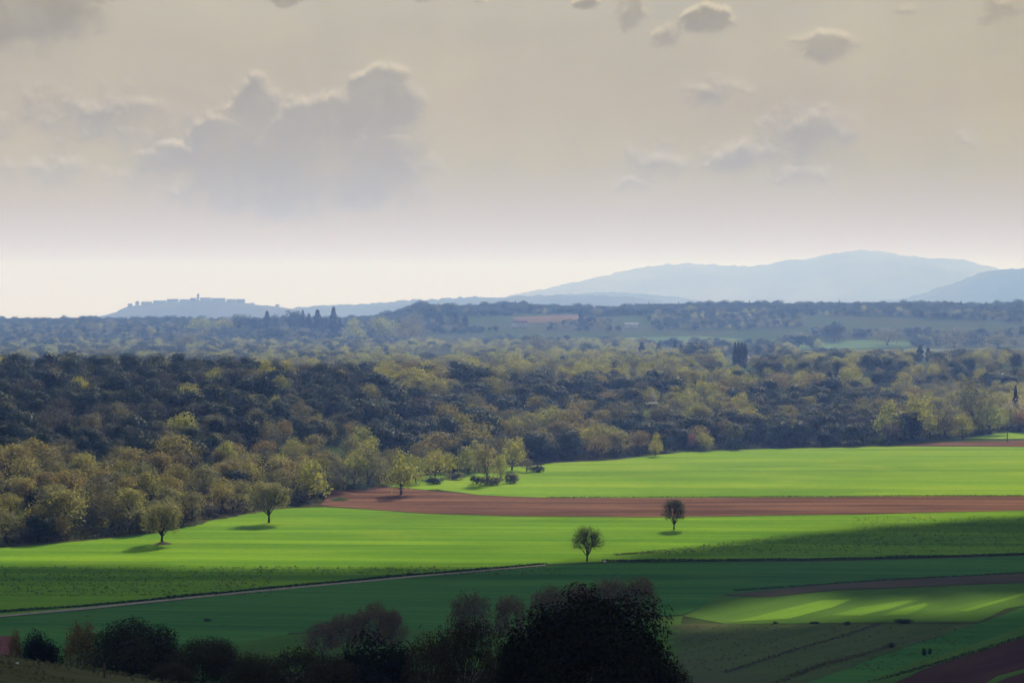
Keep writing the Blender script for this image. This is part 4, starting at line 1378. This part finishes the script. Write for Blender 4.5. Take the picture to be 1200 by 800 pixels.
def town():
    Y = 8600.0
    k = Y / FPX

    def block(name, u0, u1, vt, vb, label, cat, merlon=False, roof=False):
        a, b = at_depth(u0, vt, Y), at_depth(u1, vb, Y)
        r = link(name, None)
        cx = (a[0] + b[0]) / 2
        r.location = (cx, Y, b[2])
        tag(r, label, cat, 'buildings of the walled hill town')
        h = a[2] - b[2]
        w = (b[0] - a[0]) / 2
        p = Parts()
        p.box(-w, w, -8, 8, -14, h * (0.72 if roof else 1))
        link('wall', p.mesh('wall', M['stone']), r)
        if roof:
            link('roof', mesh('roof', [(-w - .6, -8.6, h * .72), (w + .6, -8.6, h * .72), (w + .6, 8.6, h * .72), (-w - .6, 8.6, h * .72), (-w - .6, 0, h), (w + .6, 0, h)],
                              [(0, 1, 5, 4), (2, 3, 4, 5), (1, 2, 5), (3, 0, 4), (3, 2, 1, 0)], M['tiles']), r)
        if merlon:
            for i in range(3):
                p = Parts()
                x = -w + w * (0.2 + i * 0.7)
                p.box(x, x + w * .35, -8, 8, h + .01, h + 2.6)
                link('merlon', p.mesh('merlon', M['stone']), r)
    block('town_tower', 231, 233.4, 345, 351, 'tall square tower at the top of the walled hill town', 'tower', merlon=True)
    block('town_gate', 150, 155, 355.6, 361, 'low block at the outer corner of the town wall', 'tower', merlon=False)
    block('town_gate', 159, 163, 353.6, 359, 'square corner tower of the town wall', 'tower', merlon=True)
    for (u0, u1, vt, vb, lab) in [(166, 178, 353.4, 357, 'first roof above the corner tower of the far town'), (180, 195, 352, 356, 'wide roof below the town crest'), (196, 209, 350.2, 354, 'roof on the rise to the town crest'),
                                  (211, 222, 350.6, 354, 'roof just before the town tower'), (223, 230, 349, 352, 'roof against the left of the town tower'), (235, 247, 348.6, 352, 'roof against the right of the town tower'),
                                  (248, 264, 349.2, 353, 'long roof past the town tower'), (266, 276, 350.3, 354, 'roof at the falling end of the town'), (277, 287, 350.4, 356, 'high block at the end of the town wall'),
                                  (293, 298, 354.8, 359, 'small house outside the town end'), (323, 327, 356.6, 362, 'lonely house on the slope past the town')]:
        block('town_house', u0, u1, vt, vb, lab, 'house', roof=u0 not in (277,))


town()


def post(name, u, v0, v1, Y, r, label):
    a, b = at_depth(u, v0, Y), at_depth(u, v1, Y)
    z = min(float(ground(a[0], Y)) - 0.3, b[2])
    h = a[2] - z
    e = link(name, None)
    e.location = (a[0], Y, z)
    tag(e, label, 'post')
    p = Parts()
    p.tube([(0, 0, 0), (0.02, 0, h * .5), (0, 0.02, h)], [r * 1.15, r, r * .9], 8)
    link('shaft', p.mesh('shaft', M['wood'], True), e)
    p = Parts()
    p.tube([(0, .02, h), (0, .02, h + r * .8)], [r * .9, r * .3], 8)
    link('cap', p.mesh('cap', M['wood'], True), e)


post('fence_post', 122, 777, 803, 232, 0.11, 'dark wooden post on the near slope before the olive oak')
q = hit(1180, 517)
post('fence_post', 1180.5, 497, 517, q[1], 0.3, 'thin dark pole by the small lawn at the far edge')


def stone(u, v, size, label):
    p = hit(u, v)
    rs = np.random.RandomState(int(u * 7))
    a, b = np.meshgrid(np.linspace(0, 6.283, 11)[:-1], np.linspace(-1.2, 1.5, 6))
    rr = size * (1 + 0.25 * rs.normal(size=a.shape))
    V = np.stack([np.cos(a) * np.cos(b) * rr * 1.4, np.sin(a) * np.cos(b) * rr, np.sin(b) * rr * .8 + size * .5], -1).reshape(-1, 3)
    F = [(i * 10 + j, i * 10 + (j + 1) % 10, (i + 1) * 10 + (j + 1) % 10, (i + 1) * 10 + j) for i in range(5) for j in range(10)] + [tuple(range(10))[::-1], tuple(range(50, 60))]
    o = link('white_stone', mesh('white_stone', V, F, M['white_plaster']))
    o.location = (p[0], p[1], p[2] + .1)
    tag(o, label, 'stone')


stone(708.5, 658.5, 0.45, 'white stone marking the end of the dark hedge')
stone(20, 779, 0.12, 'small pale stone in the turf below the farmhouse')

# ------------------------------------------------------------------ haze
def haze():
    p = Parts()
    p.box(-9600, 9600, -950, 19400, -70, 442)
    m = bpy.data.materials.new('haze_air')
    m.use_nodes = True
    t = NT(m.node_tree)
    pv = t.n('ShaderNodeVolumePrincipled', ins={'Color': (0.20, 0.365, 1.0, 1), 'Absorption Color': (1, 1, 1, 1), 'Density': HAZE_D, 'Anisotropy': 0.2})
    o = t.n('ShaderNodeOutputMaterial')
    t.nt.links.new(pv.outputs[0], o.inputs['Volume'])
    ob = link('haze', p.mesh('haze', m))
    tag(ob, 'thin blue haze over the land', kind='stuff')


haze()
finish_labels()
